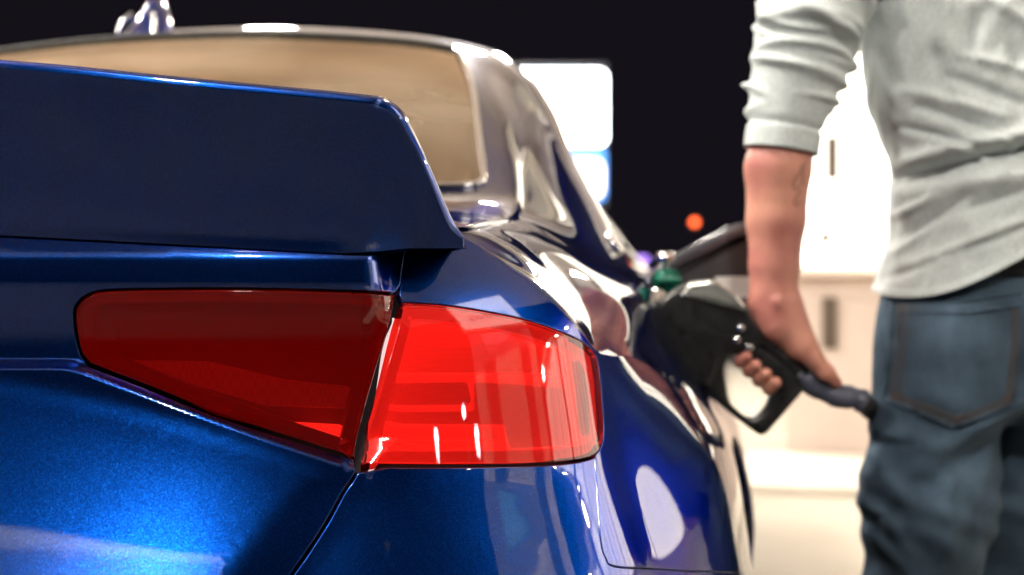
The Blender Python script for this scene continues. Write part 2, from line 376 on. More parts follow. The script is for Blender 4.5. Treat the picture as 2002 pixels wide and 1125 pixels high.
# ---- END BODY SURFACES ----
# ---------------- materials ----------------
def car_paint():
    m = mat('blue_metallic_paint', (.0018, .046, .29), .29, 1.0); N, Lk, b = nodes(m)
    b.inputs['Coat Weight'].default_value = 1; b.inputs['Coat Roughness'].default_value = .015; b.inputs['Coat IOR'].default_value = 1.72
    b.inputs['Specular Tint'].default_value = (.002, .02, .09, 1)
    tc = N.new('ShaderNodeTexCoord'); v = N.new('ShaderNodeTexVoronoi'); v.inputs['Scale'].default_value = 1350; Lk.new(tc.outputs['Object'], v.inputs['Vector'])
    sb = N.new('ShaderNodeVectorMath'); sb.operation = 'SUBTRACT'; sb.inputs[1].default_value = (.5, .5, .5); Lk.new(v.outputs['Color'], sb.inputs[0])
    sc = N.new('ShaderNodeVectorMath'); sc.operation = 'SCALE'; sc.inputs['Scale'].default_value = .07; Lk.new(sb.outputs[0], sc.inputs[0])
    g = N.new('ShaderNodeNewGeometry'); ad = N.new('ShaderNodeVectorMath'); Lk.new(g.outputs['Normal'], ad.inputs[0]); Lk.new(sc.outputs[0], ad.inputs[1])
    nm = N.new('ShaderNodeVectorMath'); nm.operation = 'NORMALIZE'; Lk.new(ad.outputs[0], nm.inputs[0]); Lk.new(nm.outputs[0], b.inputs['Normal'])
    sx = N.new('ShaderNodeSeparateXYZ'); Lk.new(v.outputs['Color'], sx.inputs[0]); pw = N.new('ShaderNodeMath'); pw.operation = 'POWER'; pw.inputs[1].default_value = 4; Lk.new(sx.outputs[1], pw.inputs[0])
    fl = N.new('ShaderNodeMapRange'); fl.inputs[3].default_value = .84; fl.inputs[4].default_value = 1.7; Lk.new(pw.outputs[0], fl.inputs[0])
    cm = N.new('ShaderNodeVectorMath'); cm.operation = 'SCALE'; cm.inputs[0].default_value = b.inputs['Base Color'].default_value[:3]; Lk.new(fl.outputs[0], cm.inputs['Scale']); Lk.new(cm.outputs[0], b.inputs['Base Color'])
    n2 = N.new('ShaderNodeTexNoise'); n2.inputs['Scale'].default_value = 55; n2.inputs['Detail'].default_value = 3; Lk.new(tc.outputs['Object'], n2.inputs[0])
    mr = N.new('ShaderNodeMapRange'); mr.inputs[1].default_value = .35; mr.inputs[2].default_value = .7; mr.inputs[3].default_value = .008; mr.inputs[4].default_value = .03
    Lk.new(n2.outputs[0], mr.inputs[0]); Lk.new(mr.outputs[0], b.inputs['Coat Roughness'])
    return m
PAINT = car_paint()
BLACK = mat('black_void', (.006, .006, .007), .8)
def lens_mat():
    m = bpy.data.materials.new('red_lens'); m.use_nodes = True; N = m.node_tree.nodes; Lk = m.node_tree.links; N.clear()
    out = N.new('ShaderNodeOutputMaterial'); mx = N.new('ShaderNodeMixShader'); fr = N.new('ShaderNodeFresnel'); fr.inputs[0].default_value = 1.55
    tr = N.new('ShaderNodeBsdfTransparent'); tr.inputs[0].default_value = (.90, .022, .014, 1); gl = N.new('ShaderNodeBsdfGlossy'); gl.inputs['Roughness'].default_value = .012
    df = N.new('ShaderNodeBsdfDiffuse'); df.inputs[0].default_value = (.62, .004, .003, 1); m2 = N.new('ShaderNodeMixShader'); m2.inputs[0].default_value = .20
    Lk.new(tr.outputs[0], m2.inputs[1]); Lk.new(df.outputs[0], m2.inputs[2])
    Lk.new(fr.outputs[0], mx.inputs[0]); Lk.new(m2.outputs[0], mx.inputs[1]); Lk.new(gl.outputs[0], mx.inputs[2]); Lk.new(mx.outputs[0], out.inputs[0]); return m
LENS = lens_mat()
def glass_mat(name, tint, ior):
    m = bpy.data.materials.new(name); m.use_nodes = True; N = m.node_tree.nodes; Lk = m.node_tree.links; N.clear()
    out = N.new('ShaderNodeOutputMaterial'); mx = N.new('ShaderNodeMixShader'); fr = N.new('ShaderNodeFresnel'); fr.inputs[0].default_value = ior
    tr = N.new('ShaderNodeBsdfTransparent'); tr.inputs[0].default_value = (*tint, 1); gl = N.new('ShaderNodeBsdfGlossy'); gl.inputs['Roughness'].default_value = .03; gl.inputs[0].default_value = (1, .74, .50, 1)      # amber tint on the glossy layer
    tc = N.new('ShaderNodeTexCoord'); tn = N.new('ShaderNodeTexNoise'); tn.inputs['Scale'].default_value = 3.5; tn.inputs['Detail'].default_value = 3; bp = N.new('ShaderNodeBump'); bp.inputs['Strength'].default_value = .25; bp.inputs['Distance'].default_value = .012
    Lk.new(tc.outputs['Object'], tn.inputs[0]); Lk.new(tn.outputs[0], bp.inputs['Height']); Lk.new(bp.outputs[0], gl.inputs['Normal'])
    Lk.new(fr.outputs[0], mx.inputs[0]); Lk.new(tr.outputs[0], mx.inputs[1]); Lk.new(gl.outputs[0], mx.inputs[2]); Lk.new(mx.outputs[0], out.inputs[0]); return m
def reflection_mottle(m):  # pale mottling: smears plus uneven reflections painted in
    N = m.node_tree.nodes; Lk = m.node_tree.links; out = [n for n in N if n.type == 'OUTPUT_MATERIAL'][0]; src = out.inputs[0].links[0].from_socket
    tc = N.new('ShaderNodeTexCoord')
    tn = N.new('ShaderNodeTexNoise'); tn.inputs['Scale'].default_value = 2.6; tn.inputs['Detail'].default_value = 7; tn.inputs['Distortion'].default_value = .5; Lk.new(tc.outputs['Object'], tn.inputs[0])
    mr = N.new('ShaderNodeMapRange'); mr.inputs[1].default_value = .38; mr.inputs[2].default_value = .72; mr.inputs[3].default_value = .02; mr.inputs[4].default_value = .24; Lk.new(tn.outputs[0], mr.inputs[0])
    df = N.new('ShaderNodeBsdfDiffuse'); df.inputs[0].default_value = (.52, .44, .34, 1); mx = N.new('ShaderNodeMixShader'); Lk.new(mr.outputs[0], mx.inputs[0]); Lk.new(src, mx.inputs[1]); Lk.new(df.outputs[0], mx.inputs[2]); Lk.new(mx.outputs[0], out.inputs[0])
    return m
GLASS = glass_mat('tinted_car_glass', (.10, .09, .08), 2.7)
REARGLASS = reflection_mottle(glass_mat('mottled_rear_glass', (.10, .09, .08), 2.7))
LAMPWHITE = mat('lamp_reflector', (.80, .72, .70), .35)
LAMPGLOW = mat('added_glow_bar', (.80, .72, .70), .35, 0, (1, .55, .5), 1.3)  # glow added to bars, guides and reflectors; reflected light left them too dark
LAMPMID = mat('added_glow_guide', (.70, .58, .58), .3, 0, (1, .55, .5), .70)
LAMPIN = mat('inner_glow_guide', (.60, .48, .48), .3, 0, (1, .55, .5), .10)
LAMPUP = mat('added_glow_reflector', (.80, .72, .70), .35, 0, (1, .55, .5), .95)  # reflector with added glow, not a light source itself
LAMPDARK = mat('lamp_housing', (.34, .27, .27), .45)
LAMPBEZEL = mat('lamp_bezel', (.30, .2, .2), .3)
CHROME = mat('chrome_trim', (.75, .75, .76), .12, 1.0)
RUBBER = noise_col(mat('black_rubber', (.02, .02, .02), .65), (.014, .014, .015), (.028, .028, .03), 60)
PLASTIC = noise_col(mat('black_plastic', (.009, .009, .010), .3), (.006, .006, .007), (.013, .013, .014), 90, rough=(.2, .42))
DARKGREY = mat('dark_grey_plastic', (.045, .045, .05), .35)
FLAPRIM = mat('glossy_flap_rim', (.06, .06, .075), .16, 0, Coat_Weight=1.0)
GREEN = mat('green_plastic', (.0, .15, .10), .35)
ALLOY = mat('alloy_wheel', (.35, .35, .36), .25, 1.0)
SWIVEL = noise_col(mat('blue_grey_coupling', (.07, .075, .11), .4), (.05, .055, .085), (.09, .095, .14), 60, rough=(.3, .55))
CLEAR = mat('smoked_cover', (.55, .56, .53), .2, .8)
WHITE = mat('white_label', (.75, .75, .74), .5)
CABIN = noise_col(mat('dark_cabin', (.02, .018, .016), .8), (.014, .013, .012), (.03, .027, .025), 20)

# ---------------- setting ----------------
gm = mat('concrete_forecourt', (.4, .36, .3), .75)
noise_col(gm, (.36, .32, .26), (.52, .47, .40), .9, 8, .3, .7, rough=(.55, .85), bump=.25, bscale=60)
g = mk('ground', [(-400, -400, 0), (400, -400, 0), (400, 400, 0), (-400, 400, 0)], [(0, 1, 2, 3)], None, smooth=False)
asph = noise_col(mat('dark_asphalt', (.05, .05, .05), .85), (.026, .026, .027), (.045, .044, .043), 3, 8, bump=.4, bscale=200)
g.data.materials.append(asph); tag(g, 'dark asphalt ground around the filling station', 'ground', kind='structure')
fore = rr_box('forecourt_paving', (3.0, 8.4, -.026), (17, 15.2, .06), gm, None, .004); tag(fore, 'pale concrete paving of the filling station forecourt', 'paving', kind='structure')
# the store: everything in its own frame, facade turned towards the pumps
YAW8 = R(8)
STORE_RZ = R(-6)
store = empty('store_building', (1.31, 6.55, 0), STORE_RZ)
tag(store, 'brightly lit white store front with large windows behind the man', 'building')
wallw = noise_col(mat('white_render', (.75, .71, .64), .8), (.70, .655, .58), (.80, .765, .70), 2.5, bump=.1, bscale=80)
kneem = noise_col(mat('pink_beige_render', (.72, .60, .54), .8), (.68, .56, .50), (.76, .64, .58), 2.0, bump=.15, bscale=60)
winm = mat('lit_store_window', (.8, .8, .78), .1, 0, (1.0, .90, .74), STORE_WINDOW)
frm = mat('pale_window_frame', (.62, .60, .56), .4)
brown = mat('brown_metal', (.10, .07, .05), .5)
W = 16.2
rr_box('wall', (W / 2, 2.6, 1.95), (W, 4.8, 3.9), wallw, store, .01)
rr_box('knee_wall', (W / 2, .17, .52), (W + .02, .10, .95), kneem, store, .008)
rr_box('sill', (W / 2, .12, 1.005), (W + .04, .20, .035), kneem, store, .006)
for i in range(10):
    x0 = .05 + i * 1.5
    pz = rr_box('window', (x0 + .72, .165, 1.97), (1.40, .03, 1.86), winm, store, .004)
    for dx in (0, .72, 1.44): rr_box('frame', (x0 + dx - (x0 + .72) + (x0 + .72), .135, 1.97), (.05, .06, 1.92), frm, pz, .004)
    rr_box('frame', (x0 + .72, .134, 2.92), (1.50, .062, .05), frm, pz, .004)
rr_box('fascia', (W / 2, .05, 3.45), (W + .1, .30, .75), wallw, store, .02)
rr_box('roof', (W / 2, 2.6, 3.96), (W + .2, 5.1, .12), brown, store, .01)
rr_box('meter_box', (.235, .105, 1.62), (.065, .06, .23), brown, store, .006)
rr_box('switch_box', (.20, .115, 1.195), (.06, .04, .055), brown, store, .004)
rr_box('wall_vent', (.22, .105, .74), (.075, .03, .27), brown, store, .004)
sof = mat('soffit_lamp', (.9, .9, .9), .4, 0, (1, .88, .72), 230)
for i in range(7):
    rr_box('soffit_lamp', (.9 + i * 2.2, -.20, 3.04), (.30, .16, .03), sof, store, .004)
rr_box('eave', (W / 2, -.22, 3.12), (W + .3, .52, .12), wallw, store, .006)
side = rr_box('pavement', (8.4, -.55, .025), (17.2, 1.3, .05), noise_col(mat('pale_pavement', (.5, .46, .4), .8), (.68, .62, .53), (.78, .72, .63), 1.5, bump=.2), None, .012)
side.location = (1.31, 6.55, 0); side.rotation_euler = (0, 0, STORE_RZ); tag(side, 'raised pale pavement with kerb along the store front', 'pavement', kind='structure')
# canopy over the pumps
can = empty('station_canopy', (0, 0, 0)); tag(can, 'pale panelled canopy with square lamps over the pumps', 'canopy')
ceil = noise_col(mat('pale_canopy_panel', (.80, .72, .70), .55), (.77, .69, .665), (.83, .75, .73), 1.0)
fasm = mat('canopy_fascia', (.70, .68, .66), .4)
CX0, CX1, CY0, CY1, CZ = -5.4, 7.4, -5.0, 15.0, 4.6
npan = 20
for i in range(npan):
    w = (CX1 - CX0) / npan; rr_box('ceiling_panel', (CX0 + (i + .5) * w, (CY0 + CY1) / 2, CZ + .03), (w - .006, CY1 - CY0, .05), ceil, can, .004)
rr_box('deck', ((CX0 + CX1) / 2, (CY0 + CY1) / 2, CZ + .30), (CX1 - CX0, CY1 - CY0, .45), fasm, can, .01)
for (c, s) in ((((CX0 + CX1) / 2, CY0 - .03, CZ + .25), (CX1 - CX0 + .12, .06, .75)), (((CX0 + CX1) / 2, CY1 + .03, CZ + .25), (CX1 - CX0 + .12, .06, .75)),
               ((CX0 - .03, (CY0 + CY1) / 2, CZ + .25), (.06, CY1 - CY0, .75)), ((CX1 + .03, (CY0 + CY1) / 2, CZ + .25), (.06, CY1 - CY0, .75))):
    rr_box('fascia', c, s, fasm, can, .01)
lampm = mat('canopy_lamp_glow', (.9, .9, .9), .3, 0, WARM, CANOPY_LAMP)
for lx, ly in ((1.75, -3.95), (-3.6, -3.95), (-1.4, .4), (-4.2, .4), (-3.6, 4.6), (-3.6, 9.0), (-.5, 9.4), (-3.6, 13.0), (-.5, 13.0)):
    if True:
        f = rr_box('lamp', (lx, ly, CZ - .012), (.62, .62, .04), fasm, can, .006); rr_box('diffuser', (lx, ly, CZ - .112), (.42, .42, .16), lampm, f, .02)
for (x, y) in ((2.95, 3.0), (-4.6, -1.0)):
    rr_box('column', (x, y, CZ / 2), (.34, .34, CZ), fasm, can, .012)

def ribs(m, sx, c1, c2):
    N, Lk, b = nodes(m); tc = N.new('ShaderNodeTexCoord'); mp = N.new('ShaderNodeMapping'); mp.inputs['Scale'].default_value = sx; Lk.new(tc.outputs['Object'], mp.inputs[0])
    ck = N.new('ShaderNodeTexChecker'); ck.inputs['Scale'].default_value = 1; ck.inputs[1].default_value = (*c1, 1); ck.inputs[2].default_value = (*c2, 1); Lk.new(mp.outputs[0], ck.inputs[0]); Lk.new(ck.outputs[0], b.inputs['Base Color'])
    if b.inputs['Emission Strength'].default_value > 0: Lk.new(ck.outputs[0], b.inputs['Emission Color'])
ribs(LAMPGLOW, (420, 420, 420), (.95, .6, .55), (.70, .40, .37)); ribs(LAMPUP, (420, 420, 300), (.82, .58, .53), (.77, .54, .50)); ribs(LAMPMID, (420, 420, 300), (.70, .56, .56), (.66, .52, .52)); ribs(LAMPIN, (300, 300, 130), (.62, .5, .5), (.54, .42, .42))
# ---------------- car ----------------
car = empty('parked_car'); tag(car, 'glossy blue car with ducktail spoiler and red tail light being refuelled', 'car')
GAP = [(0.7045, 0.9655), (0.6944, 0.9491), (0.6836, 0.9245), (0.6572, 0.8532), (0.6361, 0.7836), (0.6218, 0.7615), (0.6076, 0.7389), (0.5929, 0.7181), (0.579, 0.6995), (0.5529, 0.6649), (0.5247, 0.6405)]
INNER = [(0.4078, 0.9082), (0.4109, 0.9157), (0.419, 0.9227), (0.4336, 0.9269), (0.4723, 0.9281), (0.533, 0.9285), (0.5939, 0.9273), (0.6787, 0.9245), (0.6541, 0.8576), (0.6342, 0.7868), (0.5782, 0.8062), (0.5203, 0.8271), (0.4707, 0.8474), (0.4191, 0.8676), (0.412, 0.8768), (0.4084, 0.8935)]
OUTER = [(0.6843, 0.9179), (0.7166, 0.9164), (0.7601, 0.9111), (0.8144, 0.9022), (0.8638, 0.8904), (0.9082, 0.878), (0.9344, 0.8661), (0.94, 0.8483), (0.9342, 0.8163), (0.9258, 0.7873), (0.9088, 0.7733), (0.885, 0.7686), (0.8302, 0.7694), (0.7518, 0.7744), (0.6371, 0.7817), (0.6584, 0.8489)]
BQ = [(0.8992, 0.7681), (0.888, 0.7385), (0.8743, 0.6986), (0.8736, 0.6804), (0.8888, 0.6699), (0.9878, 0.6494), (1.2, 0.608)]
def smooth_part(P, i0, i1, n=5):    # Catmull-Rom through a stretch of a polygon
    return P[:i0] + cr_path(P[i0:i1 + 1], n) + P[i1 + 1:]
def closed_smooth(P, n=5, corners=()):
    m = len(P); ks = sorted(corners); out = []
    for a, b in zip(ks, ks[1:] + [ks[0] + m]):
        seg = [P[i % m] for i in range(a, b + 1)]; out += cr_path(seg, n)[:-1]
    return out
INNER = closed_smooth(INNER, 5, (7, 9, 13)); OUTER = closed_smooth(OUTER, 5, (0, 14))
gap = cr_path(GAP, 6); bq = cr_path(BQ, 8)
seamz = [(0, .985), (.20, .980), (.3447, .9729), (.4916, .9653), (.615, .9590), (.66, .9590), (.7045, .9655)]
# lid
LIDBOT = [(.45, .592), (.30, .560), (-.0024, .55)]
iA = min(range(len(INNER)), key=lambda i: (INNER[i][0] - .6779) ** 2 + (INNER[i][1] - .9245) ** 2); iB = min(range(len(INNER)), key=lambda i: (INNER[i][0] - .6353) ** 2 + (INNER[i][1] - .7863) ** 2)
notch = [INNER[(iA - k) % len(INNER)] for k in range((iA - iB) % len(INNER) + 1)]      # round the lamp: top edge, inner tip, lower edge
lidpoly = [(-.0024, .985)] + cr_path(seamz[1:-1], 5) + [p for p in gap if p[1] > .9255] + notch + [p for p in gap if p[1] < .7822] + cr_path(LIDBOT, 6)
cl = [[(l, zcrest(l) + dz) for l in [.005 + .62 * k / 60 for k in range(61)]] for dz in (-.0065, -.005, -.003, -.0015, 0, .0015, .003, .005, .0065)]
V, Fc, NN = panel(lidpoly, A, .008, lines=cl, inset=.0024)
lid = mk('trunk_lid', V, Fc, PAINT, car, normals=NN, both=True)
# bumper
yb = L_of_y(.585)
lowo = sorted([p for p in OUTER if p[1] < .7812], key=lambda p: p[0]); lowo = [p for p in lowo if .64 < p[0] < BQ[0][0] - .002]
bump_poly = [(-.0024, .55)] + [p for p in reversed(cr_path([GAP[-1]] + LIDBOT, 6))][1:-1] + [p for p in reversed(gap) if p[1] <= .7815] + lowo + bq + [(yb, .598), (yb + .005, .45), (yb - .02, .26), (LG, .24), (-.0024, .24)]
V, Fc, NN = panel(bump_poly, A, .009, inset=.0024)
mk('rear_bumper', V, Fc, PAINT, car, normals=NN, both=True)
# quarter panel, lower sheet with wheel arch
yc, zc_, ra = .97, .34, .375
arch = []
for k in range(0, 25):
    a = math.pi - math.pi * k / 24; yy = yc + ra * math.cos(a); zz = zc_ + ra * math.sin(a)
    if zz > .24: arch.append((L_of_y(max(yy, .33)), zz))
front = L_of_y(1.75)
crest = [(.7060 + (front - .7060) * k / 120, 0) for k in range(121)]; crest = [(l, zcr(l) if l > .7774 else .9735 - (.7774 - l) * .10) for l, _ in crest]
upo = [p for p in OUTER]
# along the lamp from its lower right corner over the top back to the lid gap
i_tl = min(range(len(OUTER)), key=lambda i: (OUTER[i][0] - .6835) ** 2 + (OUTER[i][1] - .9179) ** 2)
i_br = min(range(len(OUTER)), key=lambda i: (OUTER[i][0] - BQ[0][0]) ** 2 + (OUTER[i][1] - BQ[0][1]) ** 2)
lamp_side = [OUTER[i] for i in range(i_br, i_tl - 1, -1)] if i_br > i_tl else OUTER[i_br::-1]
qpoly = crest + [(front, .24), (L_of_y(1.36), .24)] + list(reversed(arch)) + [(yb, .598)] + list(reversed(bq[:-1]))[0:] + lamp_side[1:] + [(.683, .9245), (.694, .949)]
V, Fc, NN = panel(qpoly, A, .011, inset=.0004, lip=True, lipd=.006)
qp = mk('quarter_panel', V, Fc, PAINT, car, normals=NN)
mirror_obj(qp, car)
# doors and front wings, hidden behind the flank from here but part of the car
def gridsheet(fn, us, vs):
    V = []; N_ = []; n = len(vs)
    for a in us:
        for b in vs(a) if callable(vs) else vs: V.append(fn(a, b)); N_.append(fd_normal(fn, a, b))
    m = len(V) // len(us)
    Fc = [(i * m + j, (i + 1) * m + j, (i + 1) * m + j + 1, i * m + j + 1) for i in range(len(us) - 1) for j in range(m - 1)]
    return V, Fc, N_
def zcol(L, n=12): return [.24 + (zcr(L) - .24) * k / n for k in range(n + 1)]
class _ZS:
    pass
def flank(name, y0, y1, both=True, n=24):
    L0, L1 = L_of_y(y0), (L_of_y(y1) if y1 < 4.45 else _LL[-1]); us = [L0 + (L1 - L0) * k / n for k in range(n + 1)]
    V = []; NN = []; 
    for a in us:
        for b in zcol(a): V.append(A(a, b)); NN.append(fd_normal(A, a, b))
    Fc = [(i * 13 + j, (i + 1) * 13 + j, (i + 1) * 13 + j + 1, i * 13 + j + 1) for i in range(n) for j in range(12)]
    o = mk(name, V, Fc, PAINT, car, normals=NN); mirror_obj(o, car)
flank('door', 1.756, 3.14); flank('front_wing', 3.146, 4.6)
# upper body: shoulder, pillars, roof, bonnet
KW = .12
def Us(L, w): return U(L, min(7, max(0, w / KW)))
def Uy(y): return L_of_y(y)
rear_glass = round_poly([(Uy(.665), 5.0 * KW), (Uy(1.385), 5.02 * KW), (Uy(1.385), 7.0 * KW), (Uy(.60), 7.0 * KW)], .05, 5, sharp=(2, 3))
side_glass = round_poly([(Uy(1.10), 2.25 * KW), (Uy(1.30), 3.35 * KW), (Uy(1.75), 3.95 * KW), (Uy(2.35), 3.95 * KW), (Uy(2.98), 2.9 * KW), (Uy(3.12), 2.22 * KW)], .06, 5)
wind = [(Uy(2.55), 4.4 * KW), (Uy(3.22), 4.4 * KW), (Uy(3.22), 7 * KW), (Uy(2.55), 7 * KW)]
filler = [(Uy(.97) + .062 * math.cos(2 * math.pi * k / 28), .98 * KW + .082 * math.sin(2 * math.pi * k / 28)) for k in range(28)]
ULOW, UHI = .7774, _LL[-1] - .31
deck = [(ULOW, 5.0 * KW), (Uy(.655), 4.99 * KW), (Uy(.585), 7 * KW), (ULOW, 7 * KW)]
upoly = [(ULOW, 0), (UHI, 0), (UHI, 7 * KW), (ULOW, 7 * KW)]
V, Fc, NN = panel(upoly, Us, .016, holes=[rear_glass, side_glass, wind, filler], inset=0, lip=False)
# keep only the right half of the filler hole: the left flank is closed
body = mk('roof_and_shoulders', V, Fc, PAINT, car, normals=NN, both=True)
V, Fc, NN = panel(filler, Us, .016, inset=0, lip=False); o = mk('shoulder_patch', V, Fc, PAINT, car, normals=NN); m_ = mirror_obj(o, car); bpy.data.objects.remove(o)
V, Fc, NN = panel(rear_glass, Us, .02, inset=.0, lip=False, depth=-.003)
rg = mk('rear_window', V, Fc, REARGLASS, car, normals=NN, both=True)
V, Fc, NN = panel(side_glass, Us, .02, inset=.0, lip=False, depth=-.004)
sg = mk('side_window', V, Fc, GLASS, car, normals=NN); mirror_obj(sg, car)
V, Fc, NN = panel(wind, Us, .03, inset=0, lip=False, depth=-.003); mk('windscreen', V, Fc, GLASS, car, normals=NN, both=True)
def trim(name, pts, r, m, parent, both=True, closed=False):
    P = [Vector(Us(*p)) + Vector(fd_normal(Us, *p)) * .0015 for p in pts]
    V, Fc = tube(P, r, 10, True); o = mk(name, V, Fc, m, parent)
    if both: mirror_obj(o, parent)
    return o
rgl = [p for p in rear_glass if p[1] < 6.99 * KW]
k0 = min(range(len(rgl)), key=lambda i: rgl[i][0])
e1 = [(Uy(.60) + (Uy(.665) - Uy(.60)) * (1 - k / 12), 7 * KW - (2 * KW) * (k / 12)) for k in range(0)]
trim('window_trim', [p for p in resample(rear_glass, .02) if p[1] < 6.0 * KW and p[0] < Uy(1.36) and p[0] > Uy(.65)], .0055, CHROME, car)
trim('window_seal', [(Uy(1.388), (5.05 + 1.95 * k / 30) * KW) for k in range(31)], .0045, RUBBER, car)
sgp = resample(side_glass, .03); trim('window_trim', sgp + sgp[:1], .008, CHROME, car)
# dark inner shell so that gaps and glass show a real inside
inner = []
us = [_LL[-1] * k / 70 for k in range(71)]; zs = [.25 + .70 * k / 24 for k in range(25)]
V = [A(l, min(z, zcr(l) - .03 if l > .7774 else z), -.045) for l in us for z in zs]; Fc = [(i * 25 + j, (i + 1) * 25 + j, (i + 1) * 25 + j + 1, i * 25 + j + 1) for i in range(70) for j in range(24)]
# wheel housings are left open in the shell
Fc = [f for f in Fc if not any((V[i][1] - .97) ** 2 + (V[i][2] - .34) ** 2 < .40 ** 2 or (V[i][1] - 3.72) ** 2 + (V[i][2] - .34) ** 2 < .40 ** 2 for i in f) or V[f[0]][0] < .6]
mk('inner_shell', V, Fc, BLACK, car, both=True)
rr_box('cabin_floor', (0, 2.1, .55), (1.3, 3.4, .5), CABIN, car, .05)
for sx in (-.36, .36):
    for sy, zz in ((1.42, 1.0), (2.3, 1.02)):
        st = rr_box('seat', (sx, sy, zz - .16), (.46, .14, .56), CABIN, car, .05, 3); rr_box('headrest', (sx, sy - .01, zz + .19), (.25, .09, .15), CABIN, st, .035, 3)
rr_box('parcel_shelf', (0, 1.02, .96), (1.25, .75, .02), CABIN, car, .006)
# antenna fin
fin = []; ax = -.17
for k in range(17):
    t = k / 16; fin.append((t * .15, .012 + .058 * sst(0, .75, t) if t < .88 else .070 * (1 - (t - .88) * 3), .012 + .022 * math.sin(math.pi * min(.97, .08 + t * .85)) ** .6))
V = []; Fc = []
for (dy, h, w) in fin:
    base = U(Uy(1.50 + dy), 6.99)[2] - .012
    for a in range(13):
        q = math.pi * a / 12; c = math.cos(q); V.append((ax + math.copysign(abs(c) ** 1.5, c) * w, 1.50 + dy - .02, base + (h + .006) * math.sin(q) ** 1.3))
for i in range(16):
    for a in range(12): Fc.append((i * 13 + a, i * 13 + a + 1, (i + 1) * 13 + a + 1, (i + 1) * 13 + a))
ant = mk('antenna_fin', V, Fc, PAINT, car)
for s_ in (-1, 1):
    V, Fc = tube(smooth_path([(ax + s_ * .036, 1.49, U(Uy(1.5), 6.99)[2] - .004), (ax + s_ * .033, 1.50, U(Uy(1.5), 6.99)[2] + .018), (ax + s_ * .020, 1.52, U(Uy(1.5), 6.99)[2] + .040)], 6), .0045, 10); mk('antenna_trim', V, Fc, CHROME, ant)
# spoiler
SEAMEND = [(0.6273, 0.0585, 0.9593), (0.6502, 0.0729, 0.9613), (0.6656, 0.0831, 0.9632), (0.6775, 0.0898, 0.9633), (0.6928, 0.0980, 0.9635), (0.7075, 0.1082, 0.9642)]
LIP = [(0, -.105, 1.120), (.20, -.095, 1.114)] + [(0.3807, -0.0771, 1.1043), (0.5108, -0.0437, 1.0936), (0.6361, 0.0073, 1.0855), (0.6572, 0.0203, 1.0823), (0.6686, 0.0300, 1.0738), (0.6765, 0.0402, 1.0574), (0.6883, 0.0580, 1.0277), (0.6998, 0.0889, 0.9897), (0.7086, 0.1043, 0.9733)]
SEAM = []
for L_, z_ in [(0, .985), (.2, .980), (.3447, .9729), (.4916, .9653), (.605, .9592), (.645, .9590)]: SEAM.append(A(L_, z_, -.003))
SEAM = [(0, *SEAM[0][1:])] + SEAM[1:5] + SEAMEND
rows = []
for (l, s) in zip(LIP, SEAM):
    l = Vector(l); s = Vector(s); H = (l - s).length; up = (l - s).normalized(); fw = Vector((0, 1, 0)); ce = 1 - .75 * sst(.62, .69, l.x)
    th = min(.011, H * .28)
    col = [s, s.lerp(l, .15) + fw * H * .045 * ce, s.lerp(l, .45) + fw * H * .06 * ce, s.lerp(l, .75) + fw * H * .035 * ce, l - up * th + fw * 0, l - up * th * .45 + fw * th * .10, l - up * th * .08 + fw * th * .45, l + fw * th * 1.0 - up * th * .03,
           l + fw * th * 1.9 - up * th * .35, l + fw * (th * 2 + H * .40) - up * H * .40, l + fw * (th * 2 + H * .95) - up * H * .82, l + fw * (th * 2 + H * 1.15 + .004) - up * (H * 1.02)]
    rows.append([tuple(c) for c in col])
nrow = len(rows[0]); cols = [cr_path([r[j] for r in rows], 8) for j in range(nrow)]; nc = len(cols[0]); fine = []
for i in range(nc): fine.append(cr_path([cols[j][i] for j in range(nrow)], 4))
nr = len(fine[0]); V = [p for c in fine for p in c]; Fc = [(i * nr + j, (i + 1) * nr + j, (i + 1) * nr + j + 1, i * nr + j + 1) for i in range(nc - 1) for j in range(nr - 1)]
Fc.append(tuple((nc - 1) * nr + j for j in range(nr)))
spo = mk('spoiler', V, Fc, PAINT, lid, both=True)
# tail lights
def scale_poly(P, d):
    P = list(P)
    if area2(P) < 0: P.reverse()
    return [(p[0] - n[0] * d, p[1] - n[1] * d) for p, n in zip(P, onorm(P))]
def lamp(name, outline, feats, rim):
    root = empty(name, parent=car); parts = []
    V, Fc, NN = panel(outline, A, .008, inset=.0022, lipd=.014); parts.append(mk('lens', V, Fc, LENS, root, normals=NN))
    V, Fc, NN = panel(outline, A, .010, inset=.004, lip=False, depth=-.030); parts.append(mk('housing', V, Fc, LAMPDARK if rim is LAMPBEZEL else rim, root, normals=NN))
    inn = scale_poly(resample(outline, .006), .013); V, Fc, NN = panel(outline, A, .008, holes=[inn], inset=.004, lip=False, depth=-.006); parts.append(mk('bezel', V, Fc, rim, root, normals=NN))
    inn2 = resample(inn, .006); N2 = [fd_normal(A, *p) for p in inn2]; P0 = [A(*p) for p in inn2]; n = len(inn2)
    Vw = [tuple(a - b * .006 for a, b in zip(p, q)) for p, q in zip(P0, N2)] + [tuple(a - b * .030 for a, b in zip(p, q)) for p, q in zip(P0, N2)]
    parts.append(mk('side_wall', Vw, [(i, (i + 1) % n, n + (i + 1) % n, n + i) for i in range(n)], rim, root))
    for nm, poly, m, d in feats:
        V, Fc, NN = panel(round_poly(poly, .004, 3), A, .008, inset=0, lip=True, depth=d, lipd=.008); parts.append(mk(nm, V, Fc, m, root, normals=NN))
    return root, parts
in_feats = [('light_bar', [(.574, .8165), (.6300, .8120), (.6265, .8000), (.6110, .8070)], LAMPGLOW, -.012),
            ('light_guide', [(.437, .868), (.5119, .8670), (.5782, .851), (.6384, .8440), (.6340, .828), (.5615, .832), (.483, .856)], LAMPIN, -.018),
            ('reflector', [(.438, .914), (.660, .912), (.6480, .880), (.436, .886)], LAMPBEZEL, -.022)]
